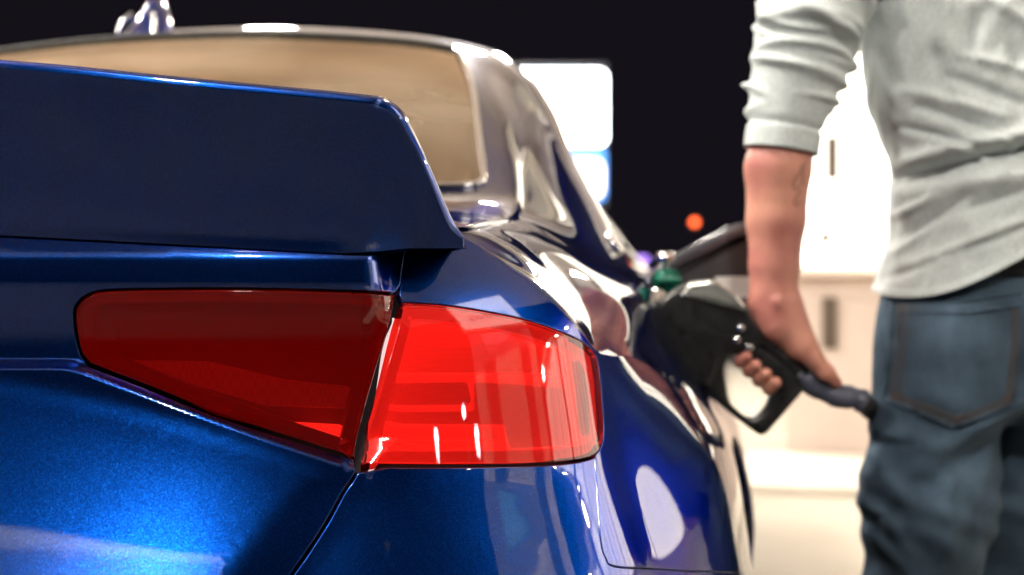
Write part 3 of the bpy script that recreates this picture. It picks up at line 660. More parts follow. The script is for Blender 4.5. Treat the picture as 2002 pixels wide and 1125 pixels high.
out_feats = [('light_bar', [(.6533, .8020), (.7842, .7945), (.7841, .7820), (.6530, .7890)], LAMPGLOW, -.010),
             ('upper_reflector', [(.690, .905), (.76, .899), (.82, .889), (.895, .868), (.895, .8500), (.8272, .8545), (.7353, .8585), (.676, .8600)], LAMPUP, -.016),
             ('reflector', [(.668, .8500), (.7536, .8480), (.7560, .830), (.6635, .8330)], LAMPMID, -.018),
             ('light_guide', [(.765, .8480), (.895, .836), (.900, .800), (.890, .784), (.80, .788), (.795, .81), (.66, .818), (.662, .826), (.762, .822)], LAMPMID, -.020),
             ('end_guide', [(.911, .862), (.925, .846), (.920, .800), (.911, .788), (.907, .80), (.913, .84)], LAMPWHITE, -.009)]
for nm, ol, ft in (('boot_tail_light', INNER, in_feats), ('corner_tail_light', OUTER, out_feats)):
    root, parts = lamp(nm, ol, ft, LAMPBEZEL if ol is INNER else LAMPMID); r2 = empty(nm, parent=car)  # corner lamp housing and rim carry the added glow too
    for p in parts: mirror_obj(p, r2)
# wheels
def wheel(x, y):
    r = empty('wheel', parent=car); sg = 1 if x > 0 else -1
    prof = [(.20, .33), (.19, .335), (.11, .345), (-.11, .345), (.0, .0)]
    def lathe(pr, n=48):
        V = []; Fc = []
        for k in range(n):
            a = 2 * math.pi * k / n
            for (dx, rad) in pr: V.append((x + dx * sg, y + rad * math.cos(a), .345 + rad * math.sin(a)))
        m = len(pr)
        for k in range(n):
            for j in range(m - 1): Fc.append((k * m + j, k * m + j + 1, ((k + 1) % n) * m + j + 1, ((k + 1) % n) * m + j))
        return V, Fc
    V, Fc = lathe([(.10, .235), (.115, .26), (.118, .30), (.10, .333), (.06, .343), (-.06, .343), (-.10, .333), (-.118, .30), (-.11, .24)]); mk('tyre', V, Fc, RUBBER, r)
    V, Fc = lathe([(.10, .236), (.108, .24), (.10, .225), (.05, .215), (-.10, .22)]); mk('rim', V, Fc, ALLOY, r)
    for k in range(10):
        a = 2 * math.pi * k / 10; sp = rr_box('spoke', (0, 0, .125), (.03, .035, .20), ALLOY, r, .008); sp.location = (x + .075 * sg, y, .345); sp.rotation_euler = (a, 0, 0)
    V, Fc = lathe([(.085, 0), (.085, .03), (.07, .05), (.02, .06)]); mk('hub', V, Fc, ALLOY, r)
for x in (-.80, .80):
    for y in (.97, 3.72): wheel(x, y)
# fuel filler: pocket, neck, cap on its strap and the open flap
fc = Vector(Us(Uy(.97), .98 * KW)); fn = Vector(fd_normal(Us, Uy(.97), .98 * KW)).normalized()
pocket = empty('fuel_filler', parent=car)
ring = [Vector(Us(*p)) for p in filler]; n = len(ring); V = [tuple(p) for p in ring] + [tuple(fc + (p - fc) * .86 - fn * .055) for p in ring] + [tuple(fc - fn * .06)]
mk('pocket', V, [(i, (i + 1) % n, n + (i + 1) % n, n + i) for i in range(n)] + [(n + i, n + (i + 1) % n, 2 * n) for i in range(n)], PLASTIC, pocket)
V, Fc = tube([fc - fn * .056, fc - fn * .02], .030, 20); mk('filler_neck', V, Fc, DARKGREY, pocket)
# ---- local frames: distances along the picture plane of things facing the rear of the car ----
FPX = 50 / 36 * 2002
def NL(u, v, dy=0.0):      # nozzle frame (origin = middle of the grip), dy away from the rear of the car
    d = 2.0 + dy; return ((u - 1001) / FPX * d - 469 / FPX * 2.0, dy, .93 + (562.5 - v) / FPX * d - .8167)
def PL(u, v, d=2.0):       # person frame
    return ((u - 1001) / FPX * d - .72, d - 2.08, .93 + (562.5 - v) / FPX * d)
NORG = (.9757, .9275, .8167)
def extrude_xz(name, P, y0, y1, m, parent, bev=.004, seg=3):
    bm = bmesh.new(); 
    if area2(P) < 0: P = P[::-1]
    vs = [bm.verts.new((p[0], y0, p[1])) for p in P]; f = bm.faces.new(vs)
    r = bmesh.ops.extrude_face_region(bm, geom=[f]); ev = [e for e in r['geom'] if isinstance(e, bmesh.types.BMVert)]
    bmesh.ops.translate(bm, vec=(0, y1 - y0, 0), verts=ev); bmesh.ops.recalc_face_normals(bm, faces=bm.faces)
    if bev:
        es = [e for e in bm.edges if abs(e.verts[0].co.y - e.verts[1].co.y) < 1e-6]
        bmesh.ops.bevel(bm, geom=es, offset=bev, segments=seg, affect='EDGES', profile=.5)
    me = bpy.data.meshes.new(name); bm.to_mesh(me); bm.free(); o = link(name, me, m, parent, True)
    return o
def ring_xz(name, outer, inner, y0, y1, m, parent, n=64):
    def rs(P):
        P = list(P)
        if area2(P) < 0: P.reverse()
        ln = [math.hypot(b[0] - a[0], b[1] - a[1]) for a, b in zip(P, P[1:] + P[:1])]; T = sum(ln); out = []
        cx = sum(p[0] for p in P) / len(P); cz = sum(p[1] for p in P) / len(P)
        for k in range(n):
            s = T * k / n; i = 0
            while s > ln[i]: s -= ln[i]; i += 1
            a, b = P[i], P[(i + 1) % len(P)]; t = s / ln[i]; out.append((a[0] + (b[0] - a[0]) * t, a[1] + (b[1] - a[1]) * t))
        return out
    O, I = rs(outer), rs(inner); k0 = min(range(n), key=lambda k: (I[k][0] - O[0][0]) ** 2 + (I[k][1] - O[0][1]) ** 2); I = I[k0:] + I[:k0]
    e = .003; c = lambda p, q, t: (p[0] + (q[0] - p[0]) * t, p[1] + (q[1] - p[1]) * t)
    V = []; L = []
    for (fo, y) in ((0, y0 + e), (.12, y0), (.88, y0), (1, y0 + e), (1, y1 - e), (.88, y1), (.12, y1), (0, y1 - e)):
        L.append(len(V)); V += [(*(lambda q: (q[0], y, q[1]))(c(a, b, fo)),) for a, b in zip(O, I)]
    Fc = [(L[j] + i, L[j] + (i + 1) % n, L[(j + 1) % 8] + (i + 1) % n, L[(j + 1) % 8] + i) for j in range(8) for i in range(n)]
    return mk(name, V, Fc, m, parent)
def xz(P, dy=0): return [(q[0], q[2]) for q in (NL(u, v, dy) for u, v in P)]
# flap of the filler, open, hinge on its front edge
flap = empty('fuel_door', NORG, YAW8, None); flap.parent = pocket
fo = round_poly(xz([(1258, 548), (1300, 507), (1440, 436), (1490, 430), (1508, 560), (1480, 606), (1300, 618)], .14), .028, 6)
fl_in = scale_poly(fo, .020)
extrude_xz('outer_skin', fo, .140, .148, PAINT, flap, .003)
ring_xz('inner_rim', fo, fl_in, .126, .141, FLAPRIM, flap, 80)
extrude_xz('inner_face', scale_poly(fo, .021), .1375, .1412, DARKGREY, flap, .001)
rr_box('label', NL(1432, 563, .134), (.052, .0015, .034), WHITE, flap, .0005)
for v in ((1290, 560), (1330, 590)): 
    q = Vector(NL(*v, .12)); V, Fc = tube([q, q + Vector((-.05, -.01, -.012))], .006, 12); mk('hinge_arm', V, Fc, PLASTIC, flap)
cap = empty('fuel_cap', NORG, YAW8); cap.parent = pocket
c0 = Vector(NL(1305, 548, .09)); V, Fc = tube([c0 + Vector((-.006, -.012, .0)), c0 + Vector((.006, .012, 0))], [.017, .017], 24); mk('cap_disc', V, Fc, GREEN, cap)
rr_box('cap_grip', c0 + Vector((.0, -.016, .0)), (.036, .014, .009), GREEN, cap, .003)
V, Fc = tube(smooth_path([NL(1305, 540, .085), NL(1302, 515, .08), NL(1285, 505, .085), NL(1268, 520, .10)]), .0035, 8); mk('strap', V, Fc, CHROME, cap)
V, Fc = tube([NL(1285, 506, .075), NL(1318, 504, .075)], [.009, .009], 14); mk('strap_clip', V, Fc, CHROME, cap)

# ---------------- nozzle ----------------
noz = empty('fuel_nozzle', NORG, YAW8); tag(noz, 'black fuel nozzle with open hand guard stuck in the car filler', 'fuel nozzle')
TH = .021
body_p = round_poly(xz([(1268, 640), (1284, 592), (1325, 560), (1400, 556), (1452, 596), (1480, 640), (1500, 668), (1470, 684), (1425, 690), (1404, 700), (1396, 735), (1380, 764), (1335, 742), (1296, 704)]), .012, 4)
extrude_xz('valve_body', body_p, -TH, TH, PLASTIC, noz, .008, 4)
cov = round_poly(xz([(1322, 582), (1345, 552), (1392, 546), (1440, 580), (1462, 612), (1430, 604), (1380, 588)]), .008, 4)
extrude_xz('cover', cov, -TH - .005, TH + .005, CLEAR, noz, .006, 4)
for (u, v) in ((1448, 642), (1440, 664), (1465, 680)):  # chrome studs put where the highlight spots of the nozzle sit
    q = Vector(NL(u, v, -TH)); V, Fc = tube([q, q + Vector((0, -.005, 0)), q + Vector((0, -.0065, 0))], [.0055, .0055, .003], 14); mk('glint_stud', V, Fc, CHROME, noz)
q = Vector(NL(1285, 625, 0)); V, Fc = tube([q + Vector((.02, 0, -.004)), q, q + Vector((-.012, .005, .002))], [.020, .021, .017], 20); mk('collar', V, Fc, DARKGREY, noz)
Mi = (Matrix.Translation(NORG) @ Matrix.Rotation(YAW8, 4, 'Z')).inverted(); fl = Mi @ fc; fln = (Mi.to_3x3() @ fn)
V, Fc = tube(smooth_path([q + Vector((-.005, 0, 0)), q.lerp(fl + fln * .01, .6) + Vector((0, .0, .004)), fl - fln * .02, fl - fln * .055]), .0125, 16); mk('spout', V, Fc, CHROME, noz)
go = round_poly(xz([(1338, 738), (1488, 855), (1578, 752), (1545, 715), (1470, 668), (1400, 690)]), .012, 5)
gi = round_poly(xz([(1412, 722), (1422, 785), (1462, 820), (1496, 800), (1512, 752), (1478, 712), (1440, 690), (1420, 696)]), .012, 5)
ring_xz('hand_guard', go, gi, -.013, .013, PLASTIC, noz, 90)
V, Fc = tube(smooth_path([NL(1452, 646), NL(1490, 668), NL(1530, 700), NL(1572, 736)]), .0150, 18); mk('grip', V, Fc, PLASTIC, noz)
V, Fc = tube(smooth_path([NL(1412, 690), NL(1396, 720), NL(1400, 750), NL(1415, 772)]), [.006] * 25, 12); mk('trigger', V, Fc, DARKGREY, noz)
sp = smooth_path([NL(1560, 728), NL(1590, 752), NL(1630, 772), NL(1668, 778), NL(1690, 786)], 6); rad = [.0150 + .002 * (1 if (k // 3) % 3 else 0) for k in range(len(sp))]
V, Fc = tube(sp, rad, 20); mk('swivel', V, Fc, SWIVEL, noz)
hp = [NL(1686, 784), NL(1700, 800, .07), NL(1745, 850, .20), (.30, .32, -.25), (.42, .22, -.62), (.62, .10, -.785), (.95, .0, -.785), (1.28, -.10, -.60), (1.42, -.12, .1), (1.45, -.12, .62)]
V, Fc = tube(smooth_path(hp, 10), .0145, 16); mk('hose', V, Fc, RUBBER, noz)

# ---------------- person ----------------
man = empty('person', (1.3435, 1.060, 0), YAW8); tag(man, 'man in pale grey long sleeved shirt and blue jeans holding the nozzle', 'person')
skin = mat('skin', (.47, .22, .15), .48, 0); N, Lk, b = nodes(skin); b.inputs['Subsurface Weight'].default_value = .12; b.inputs['Subsurface Radius'].default_value = (.02, .008, .004); b.inputs['Subsurface Scale'].default_value = .3
noise_col(skin, (.43, .15, .13), (.66, .31, .22), 13, 5, .3, .7, rough=(.42, .58), bump=.12, bscale=320, dist=.004)
shirtm = mat('pale_grey_jersey', (.5, .52, .49), .9); noise_col(shirtm, (.50, .55, .56), (.64, .69, .70), 260, 4, .35, .65, bump=.25, bscale=700, dist=.002); nodes(shirtm)[2].inputs['Sheen Weight'].default_value = .2
denim = mat('blue_denim', (.06, .12, .18), .9)
def denim_nodes(m):
    N, Lk, b = nodes(m); tc = N.new('ShaderNodeTexCoord'); mp = N.new('ShaderNodeMapping'); mp.inputs['Scale'].default_value = (420, 420, 1500); Lk.new(tc.outputs['Object'], mp.inputs[0])
    t = N.new('ShaderNodeTexNoise'); t.inputs['Scale'].default_value = 1; t.inputs['Detail'].default_value = 3; Lk.new(mp.outputs[0], t.inputs[0])
    t2 = N.new('ShaderNodeTexNoise'); t2.inputs['Scale'].default_value = 14; t2.inputs['Detail'].default_value = 5; Lk.new(tc.outputs['Object'], t2.inputs[0])
    r = N.new('ShaderNodeValToRGB'); r.color_ramp.elements[0].color = (.011, .026, .046, 1); r.color_ramp.elements[1].color = (.085, .14, .205, 1); r.color_ramp.elements[0].position = .34; r.color_ramp.elements[1].position = .68
    mx = N.new('ShaderNodeMixRGB'); mx.inputs[0].default_value = .55; Lk.new(t.outputs[0], mx.inputs[1]); Lk.new(t2.outputs[0], mx.inputs[2]); Lk.new(mx.outputs[0], r.inputs[0]); Lk.new(r.outputs[0], b.inputs['Base Color'])
    bp = N.new('ShaderNodeBump'); bp.inputs['Strength'].default_value = .35; bp.inputs['Distance'].default_value = .002; Lk.new(t.outputs[0], bp.inputs['Height']); Lk.new(bp.outputs[0], b.inputs['Normal'])
denim_nodes(denim)
thread = mat('rust_brown_thread', (.13, .075, .045), .8); hairm = noise_col(mat('brown_hair', (.05, .03, .02), .6), (.03, .018, .012), (.07, .045, .03), 80); shoem = mat('dark_shoe', (.03, .03, .032), .6); beltm = mat('dark_waistband', (.012, .014, .02), .8)
# skin: left forearm and gripping hand
def chain(X, Y, Z, D, pts, rs, k):
    for (a, b), (r0, r1) in zip(zip(pts, pts[1:]), zip(rs, rs[1:])):
        c = cone(X, Y, Z, a, b, r0, r1); D = c if D is None else smin(D, c, k)
    return D
def add(p, *q): return tuple(a + sum(v[i] for v in q) for i, a in enumerate(p))
nrm = (.65, 0, .76)
def hp_(u, v, n_=0, c=0): p = PL(u, v, 2.0); return (p[0] + nrm[0] * n_, p[1] + c, p[2] + nrm[2] * n_)
FING = [((1482, 664), .0080, .88), ((1500, 681), .0090, .98), ((1519, 698), .0092, 1.03), ((1538, 715), .0088, .98)]
def left_hand(X, Y, Z):
    D = chain(X, Y, Z, None, [PL(1556, 150), PL(1538, 240), PL(1521, 330), PL(1517, 430), PL(1514, 520), PL(1514, 572)], [.040, .043, .0458, .0408, .0348, .0318], .008)
    D = smin(D, cone(X, Y, Z, PL(1512, 575), PL(1522, 625), .0270, .0290), .02)
    for (uv, r, s) in FING: 
        kn = hp_(*uv, .030, -.004 + .006); D = smin(D, cone(X, Y, Z, PL(1520, 600), kn, .0215, .0135), .016)
    D = smin(D, cone(X, Y, Z, PL(1528, 610, 1.995), PL(1566, 672, 1.985), .024, .017), .02)       # ball of the thumb
    D = smin(D, cone(X, Y, Z, PL(1502, 596), hp_(1494, 664, .022, -.014), .024, .0165), .016); D = smin(D, cone(X, Y, Z, PL(1528, 600), hp_(1546, 702, .022, -.016), .024, .0170), .016)
    H = None
    for (uv, r, s) in FING:
        f = chain(X, Y, Z, None, [hp_(*uv, .030, .004), hp_(*uv, .014 , .036), hp_(*uv, -.018, .036), hp_(*uv, -.035, .014), hp_(*uv, -.041, -.010), hp_(*uv, -.030, -.021)], [r * 1.25, r * 1.18, r * 1.10, r * 1.10, r * 1.08, r * .95], .004)
        H = f if H is None else np.minimum(H, f)
    D = smin(D, H, .006)
    th = chain(X, Y, Z, None, [PL(1564, 668, 1.985), PL(1592, 702, 1.978), PL(1614, 728, 1.978), PL(1634, 748, 1.984)], [.0165, .0125, .0115, .0085], .008)
    D = smin(D, th, .010)
    # knuckle and tendon relief
    for (uv, r, s) in FING: D = smin(D, cone(X, Y, Z, PL(1520, 590, 1.972), hp_(*uv, .036, -.006), .003, .006), .012)
    return D
lo = PL(1430, 790); hi = PL(1690, 130); lh = sdf_mesh(left_hand, (lo[0], -.16, lo[2]), (hi[0], .02, hi[2]), .0026)
def upper(X, Y, Z):
    D = cone(X, Y, Z, (0, .005, 1.0), (0, .0, 1.33), .105, .115, .9); D = smin(D, cone(X, Y, Z, (-.13, 0, 1.41), (.13, 0, 1.41), .05, .05), .05)
    D = smin(D, cone(X, Y, Z, (0, -.005, 1.42), (0, .015, 1.56), .062, .056), .03)
    D = smin(D, cone(X, Y, Z, (0, .02, 1.645), (0, .015, 1.69), .078, .088, 1.12), .02)            # skull
    D = smin(D, cone(X, Y, Z, (0, .065, 1.585), (0, .04, 1.64), .045, .06), .03)                    # jaw
    D = smin(D, cone(X, Y, Z, (0, .118, 1.645), (0, .132, 1.618), .010, .016), .012)                # nose
    for s in (-1, 1):
        D = smin(D, cone(X, Y, Z, (s * .086, .012, 1.615), (s * .092, .004, 1.66), .011, .015), .008)   # ears
        D = smin(D, cone(X, Y, Z, (s * .022, .104, 1.675), (s * .045, .098, 1.675), .010, .009), .01)   # brow
        D = np.maximum(D, -cone(X, Y, Z, (s * .030, .122, 1.652), (s * .034, .120, 1.652), .012, .012) + .0)
        D = np.minimum(D, cone(X, Y, Z, (s * .031, .093, 1.652), (s * .033, .093, 1.652), .0135, .0135))
    D = smin(D, cone(X, Y, Z, (-.018, .106, 1.588), (.018, .106, 1.588), .008, .008), .006)          # lips
    # right arm hanging with a relaxed hand
    D = chain(X, Y, Z, D, [(.185, 0, 1.40), (.235, -.01, 1.12), (.250, .03, .88)], [.055, .045, .030], .03)
    return D
def rhand(X, Y, Z):
    D = chain(X, Y, Z, None, [(.250, .03, .90), (.252, .035, .86)], [.030, .026], .02)
    for i, (dy, ln) in enumerate(((-.03, .062), (-.01, .078), (.011, .084), (.031, .074))):
        k = (.250, .035 + dy, .785); D = smin(D, cone(X, Y, Z, (.252, .035, .86), k, .022, .012), .015)
    H = None
    for i, (dy, ln) in enumerate(((-.03, .062), (-.01, .078), (.011, .084), (.031, .074))):
        f = chain(X, Y, Z, None, [(.250, .035 + dy, .785), (.246, .037 + dy * 1.05, .785 - ln * .55), (.228, .038 + dy * 1.05, .785 - ln)], [.0115, .0095, .0075], .004); H = f if H is None else np.minimum(H, f)
    D = smin(D, H, .006)
    return smin(D, chain(X, Y, Z, None, [(.245, .055, .85), (.235, .088, .805), (.226, .092, .77)], [.017, .011, .008], .006), .012)
up = sdf_mesh(upper, (-.30, -.16, .86), (.33, .19, 1.82), .007); rh = sdf_mesh(rhand, (.18, -.05, .68), (.31, .15, .93), .0035)
V = []; Fc = []
for (v, f) in (up, lh, rh): n0 = len(V); V += v; Fc += [tuple(i + n0 for i in q) for q in f]
pbody = mk('body', V, Fc, skin, man)
def hair(X, Y, Z):
    D = cone(X, Y, Z, (0, .008, 1.665), (0, .0, 1.70), .086, .096, 1.1); face = cone(X, Y, Z, (0, .15, 1.62), (0, .16, 1.655), .088, .085)
    D = smin(D, cone(X, Y, Z, (0, -.05, 1.60), (0, -.05, 1.66), .055, .07), .02)
    D = D + .004 * np.sin(X * 190 + Z * 60) * np.sin(Y * 150 + Z * 90); return np.maximum(D, -face)
v, f = sdf_mesh(hair, (-.13, -.16, 1.52), (.13, .16, 1.83), .006); mk('hair', v, f, hairm, man)
# tattoo lines lying on the forearm
bv = BVHTree.FromPolygons(lh[0], lh[1])
inkm = mat('tattoo_ink', (.20, .10, .085), .6)
def on_arm(u, v):
    p = Vector(PL(u, v, 1.965)); p.y = -.5; h = bv.ray_cast(p, Vector((0, 1, 0))); return h[0] + Vector((0, -.0002, 0)) if h[0] else None
for stroke in ([(1566, 325), (1560, 342), (1552, 352), (1549, 366), (1556, 372), (1564, 362)], [(1566, 372), (1556, 386), (1552, 398), (1558, 402), (1564, 392)], [(1572, 318), (1568, 345), (1570, 362)]):
    P = [on_arm(*q) for q in cr_path(stroke, 5)]; P = [p for p in P if p]
    if len(P) > 3: V, Fc = tube(P, .0010, 6); mk('tattoo', V, Fc, inkm, pbody)
# jeans
def folds2(a, z, L):
    d = 0
    for (a0, z0, a1, z1, w, amp) in L:
        dx, dz = a1 - a0, z1 - z0; l2 = dx * dx + dz * dz; t = ((a - a0) * dx + (z - z0) * dz) / l2; tc = np.clip(t, 0, 1)
        q = (a - a0 - dx * tc) ** 2 + (z - z0 - dz * tc) ** 2; d = d + amp * np.exp(-q / (w * w)) * (.35 + .65 * np.sin(np.pi * np.clip(tc * .9 + .05, 0, 1)))
    return d
def pxfold(u0, v0, u1, v1, w, amp, d=1.97):
    p, q = PL(u0, v0, d), PL(u1, v1, d); return (p[0], p[2], q[0], q[2], w * .00058, amp * .0017)
JF = [pxfold(2010, 790, 1850, 880, 26, 9), pxfold(1850, 880, 1715, 850, 26, 7), pxfold(1990, 850, 1800, 960, 22, -6), pxfold(1720, 790, 1760, 690, 18, 4), pxfold(1730, 900, 1790, 1010, 18, 6), pxfold(1715, 990, 1800, 1100, 18, 6),
      pxfold(1850, 930, 1870, 1130, 30, 6), pxfold(1745, 610, 1752, 720, 10, 4), pxfold(1770, 1000, 1700, 1060, 12, -5), pxfold(1700, 900, 1740, 930, 10, -4), pxfold(1715, 1050, 1790, 1130, 14, 5), pxfold(1900, 860, 2010, 815, 16, -6), pxfold(1800, 870, 1730, 880, 12, -5)]
def jeans_f(X, Y, Z):
    D = cone(X, Y, Z, (-.048, .0, .93), (.048, .0, .93), .118, .118, .95); D = smin(D, cone(X, Y, Z, (-.04, 0, 1.03), (.04, 0, 1.03), .100, .100, .9), .05)
    for s in (-1, 1):
        D = smin(D, cone(X, Y, Z, (s * .080, -.045, .85), (s * .075, -.04, .80), .092, .090), .04)
    D = smin(D, np.minimum(
        chain(X, Y, Z, None, [(-.092, 0, .87), (-.110, .0, .62), (-.118, .03, .47), (-.150, -.02, .09)], [.092, .094, .078, .065], .03),
        chain(X, Y, Z, None, [(.100, .02, .86), (.060, .09, .62), (.06, .13, .47), (.08, .10, .09)], [.105, .088, .074, .065], .03)), .035)
    back = np.clip(-Y / .05 + .6, 0, 1)
    D = D - folds2(X, Z, JF) * back
    D = D - .0022 * (np.sin(X * 60 + Z * 95 + 2 * np.sin(Z * 31)) + .6 * np.sin(X * 140 - Z * 70)) * np.clip((.82 - Z) / .1, .15, 1)
    D = np.maximum(D, Z - 1.005); return np.maximum(D, .06 - Z)
jv, jf = sdf_mesh(jeans_f, (-.30, -.22, .04), (.34, .24, 1.06), .0062)
jo = mk('jeans', jv, jf, denim, man)
bj = BVHTree.FromPolygons(jv, jf)
def on_jeans(a, z, offs=.0):
    h = bj.ray_cast(Vector((a, -.6, z)), Vector((0, 1, 0)))
    if not h[0]: return Vector((a, -.1, z))
    return h[0] + Vector((0, -offs, 0))
def patch(P2, step, offs, thick=.002):
    P = resample(P2, step); xs = [p[0] for p in P]; zs_ = [p[1] for p in P]; gx, gz = np.meshgrid(np.arange(min(xs), max(xs), step), np.arange(min(zs_), max(zs_), step)); gx = gx.ravel(); gz = gz.ravel(); ok = inside(P, gx, gz)
    B = np.array(P); ok &= (((gx[:, None] - B[None, :, 0]) ** 2 + (gz[:, None] - B[None, :, 1]) ** 2).min(1) > (step * .5) ** 2)
    pts = [Vector(p) for p in P] + [Vector((a, b)) for a, b in zip(gx[ok], gz[ok])]; n = len(P)
    v2, _, f2, ov, _, _ = delaunay_2d_cdt(pts, [(i, (i + 1) % n) for i in range(n)], [], 0, 1e-7)
    cx = np.array([[sum(v2[i][0] for i in f) / 3, sum(v2[i][1] for i in f) / 3] for f in f2]); ok = inside(P, cx[:, 0], cx[:, 1]); Fc = [tuple(f) for f, k in zip(f2, ok) if k]
    V = [tuple(on_jeans(p[0], p[1], offs)) for p in v2]; m = len(V); V += [tuple(on_jeans(p[0], p[1], -.004)) for p in P]
    Fc += [(i, m + i, m + (i + 1) % n, (i + 1) % n) for i in range(n)]
    return V, Fc
def AZ(u, v, d=1.95): p = PL(u, v, d); return (p[0], p[2])
pk = [AZ(1776, 592), AZ(1890, 588), AZ(2000, 574), AZ(1996, 680), AZ(1985, 790), AZ(1872, 838), AZ(1762, 792), AZ(1766, 690)]
V, Fc = patch(pk, .006, .0085); pocket_o = mk('back_pocket', V, Fc, denim, jo)
ins = scale_poly(resample(pk, .004), .006); ins2 = scale_poly(resample(pk, .004), .0125)
for lp in (ins, ins2):
    P = [on_jeans(p[0], p[1], .0092) for p in resample(lp, .0022)]
    V = []; Fc = []
    for i in range(0, len(P) - 1, 2):
        v, f = tube([P[i], P[i + 1]], .0017, 5); n0 = len(V); V += v; Fc += [tuple(k + n0 for k in q) for q in f]
    so = mk('stitching', V, Fc, thread, pocket_o); so['kind'] = 'stuff'
hemp = [AZ(1778, 592), AZ(1890, 588), AZ(2000, 574), AZ(2000, 600), AZ(1890, 612), AZ(1778, 614)]
V, Fc = patch(hemp, .006, .0115); mk('pocket_hem', V, Fc, denim, pocket_o)
mk('shoe', *sdf_mesh(lambda X, Y, Z: np.maximum(smin(cone(X, Y, Z, (-.150, -.03, .055), (-.165, .16, .04), .055, .05), cone(X, Y, Z, (-.15, -.03, .09), (-.15, -.03, .11), .05, .05), .03), .004 - Z), (-.24, -.12, 0), (-.08, .24, .17), .007), shoem, man)
mk('shoe', *sdf_mesh(lambda X, Y, Z: np.maximum(smin(cone(X, Y, Z, (.10, .09, .055), (.115, .28, .04), .055, .05), cone(X, Y, Z, (.10, .09, .09), (.10, .09, .11), .05, .05), .03), .004 - Z), (.02, -.01, 0), (.20, .36, .17), .007), shoem, man)
V, Fc = patch([(-.145, .945), (.145, .945), (.145, .995), (-.145, .995)], .008, .004); mk('waistband', V, Fc, beltm, jo)
# shirt
WT = [(.90, .188), (.947, .180), (1.011, .164), (1.09, .160), (1.16, .180), (1.212, .198), (1.345, .212), (1.42, .200), (1.465, .150), (1.50, .078)]
DT = [(.90, .150), (.947, .146), (1.011, .136), (1.09, .134), (1.16, .136), (1.212, .132), (1.345, .125), (1.42, .100), (1.465, .075), (1.50, .066)]
SF = [pxfold(1775, 345, 1900, 310, 15, -16), pxfold(1900, 310, 2050, 282, 15, -16), pxfold(1770, 320, 1900, 285, 22, 10), pxfold(1900, 285, 2050, 258, 22, 10), pxfold(1775, 378, 2040, 335, 26, 8),
      pxfold(1800, 205, 1990, 290, 11, -7), pxfold(1780, 240, 1930, 300, 9, -6), pxfold(1850, 150, 2010, 215, 12, -7), pxfold(1880, 110, 2020, 150, 12, 6), pxfold(1790, 175, 1960, 235, 13, 6), pxfold(1830, 100, 1850, 190, 14, -6), pxfold(1900, 30, 1890, 120, 14, -7), pxfold(1930, 0, 2010, 60, 12, 7),
      pxfold(1850, 0, 1835, 90, 12, 5), pxfold(1960, 60, 1985, 160, 11, -6), pxfold(1755, 60, 1770, 230, 20, 4), pxfold(1780, 470, 1880, 390, 13, -8), pxfold(1765, 430, 1840, 385, 11, 7), pxfold(1800, 520, 1990, 430, 16, 7), pxfold(1850, 500, 2010, 440, 10, -5), pxfold(1770, 500, 1830, 440, 9, 6), pxfold(1760, 545, 1850, 500, 10, -5), pxfold(1860, 420, 2010, 370, 12, -4), pxfold(1900, 250, 2010, 310, 8, 6), pxfold(1830, 270, 1950, 330, 8, 5)]
nth, nz = 260, 170; V = []; Fc = []
for i in range(nz):
    for k in range(nth):
        th = 2 * math.pi * k / nth; cx, sy = math.cos(th), math.sin(th); x0 = math.copysign(abs(cx) ** .85, cx); y0 = math.copysign(abs(sy) ** .85, sy)
        hem = .922 + .085 * sst(-.15, .10, x0 * .18) * (1 if sy < 0 else .4) + .006 * math.sin(3 * th)
        z = hem + (1.50 - hem) * (i / (nz - 1)); Wv, Dv = slerp1(WT, z), slerp1(DT, z); x, y = x0 * Wv, y0 * Dv
        w = max(0, min(1, -sy * 1.6 + .35)); f = float(folds2(x, z, SF)) * w
        f += .0016 * math.sin(40 * x + 55 * z) + .0012 * math.sin(95 * z - 60 * x + 3 * math.sin(9 * th))
        if i < 3: f += .0025
        n = Vector((x0 / Wv, y0 / Dv, 0)).normalized(); V.append((x + n.x * f, y + n.y * f, z))
for i in range(nz - 1):
    for k in range(nth): Fc.append((i * nth + k, i * nth + (k + 1) % nth, (i + 1) * nth + (k + 1) % nth, (i + 1) * nth + k))
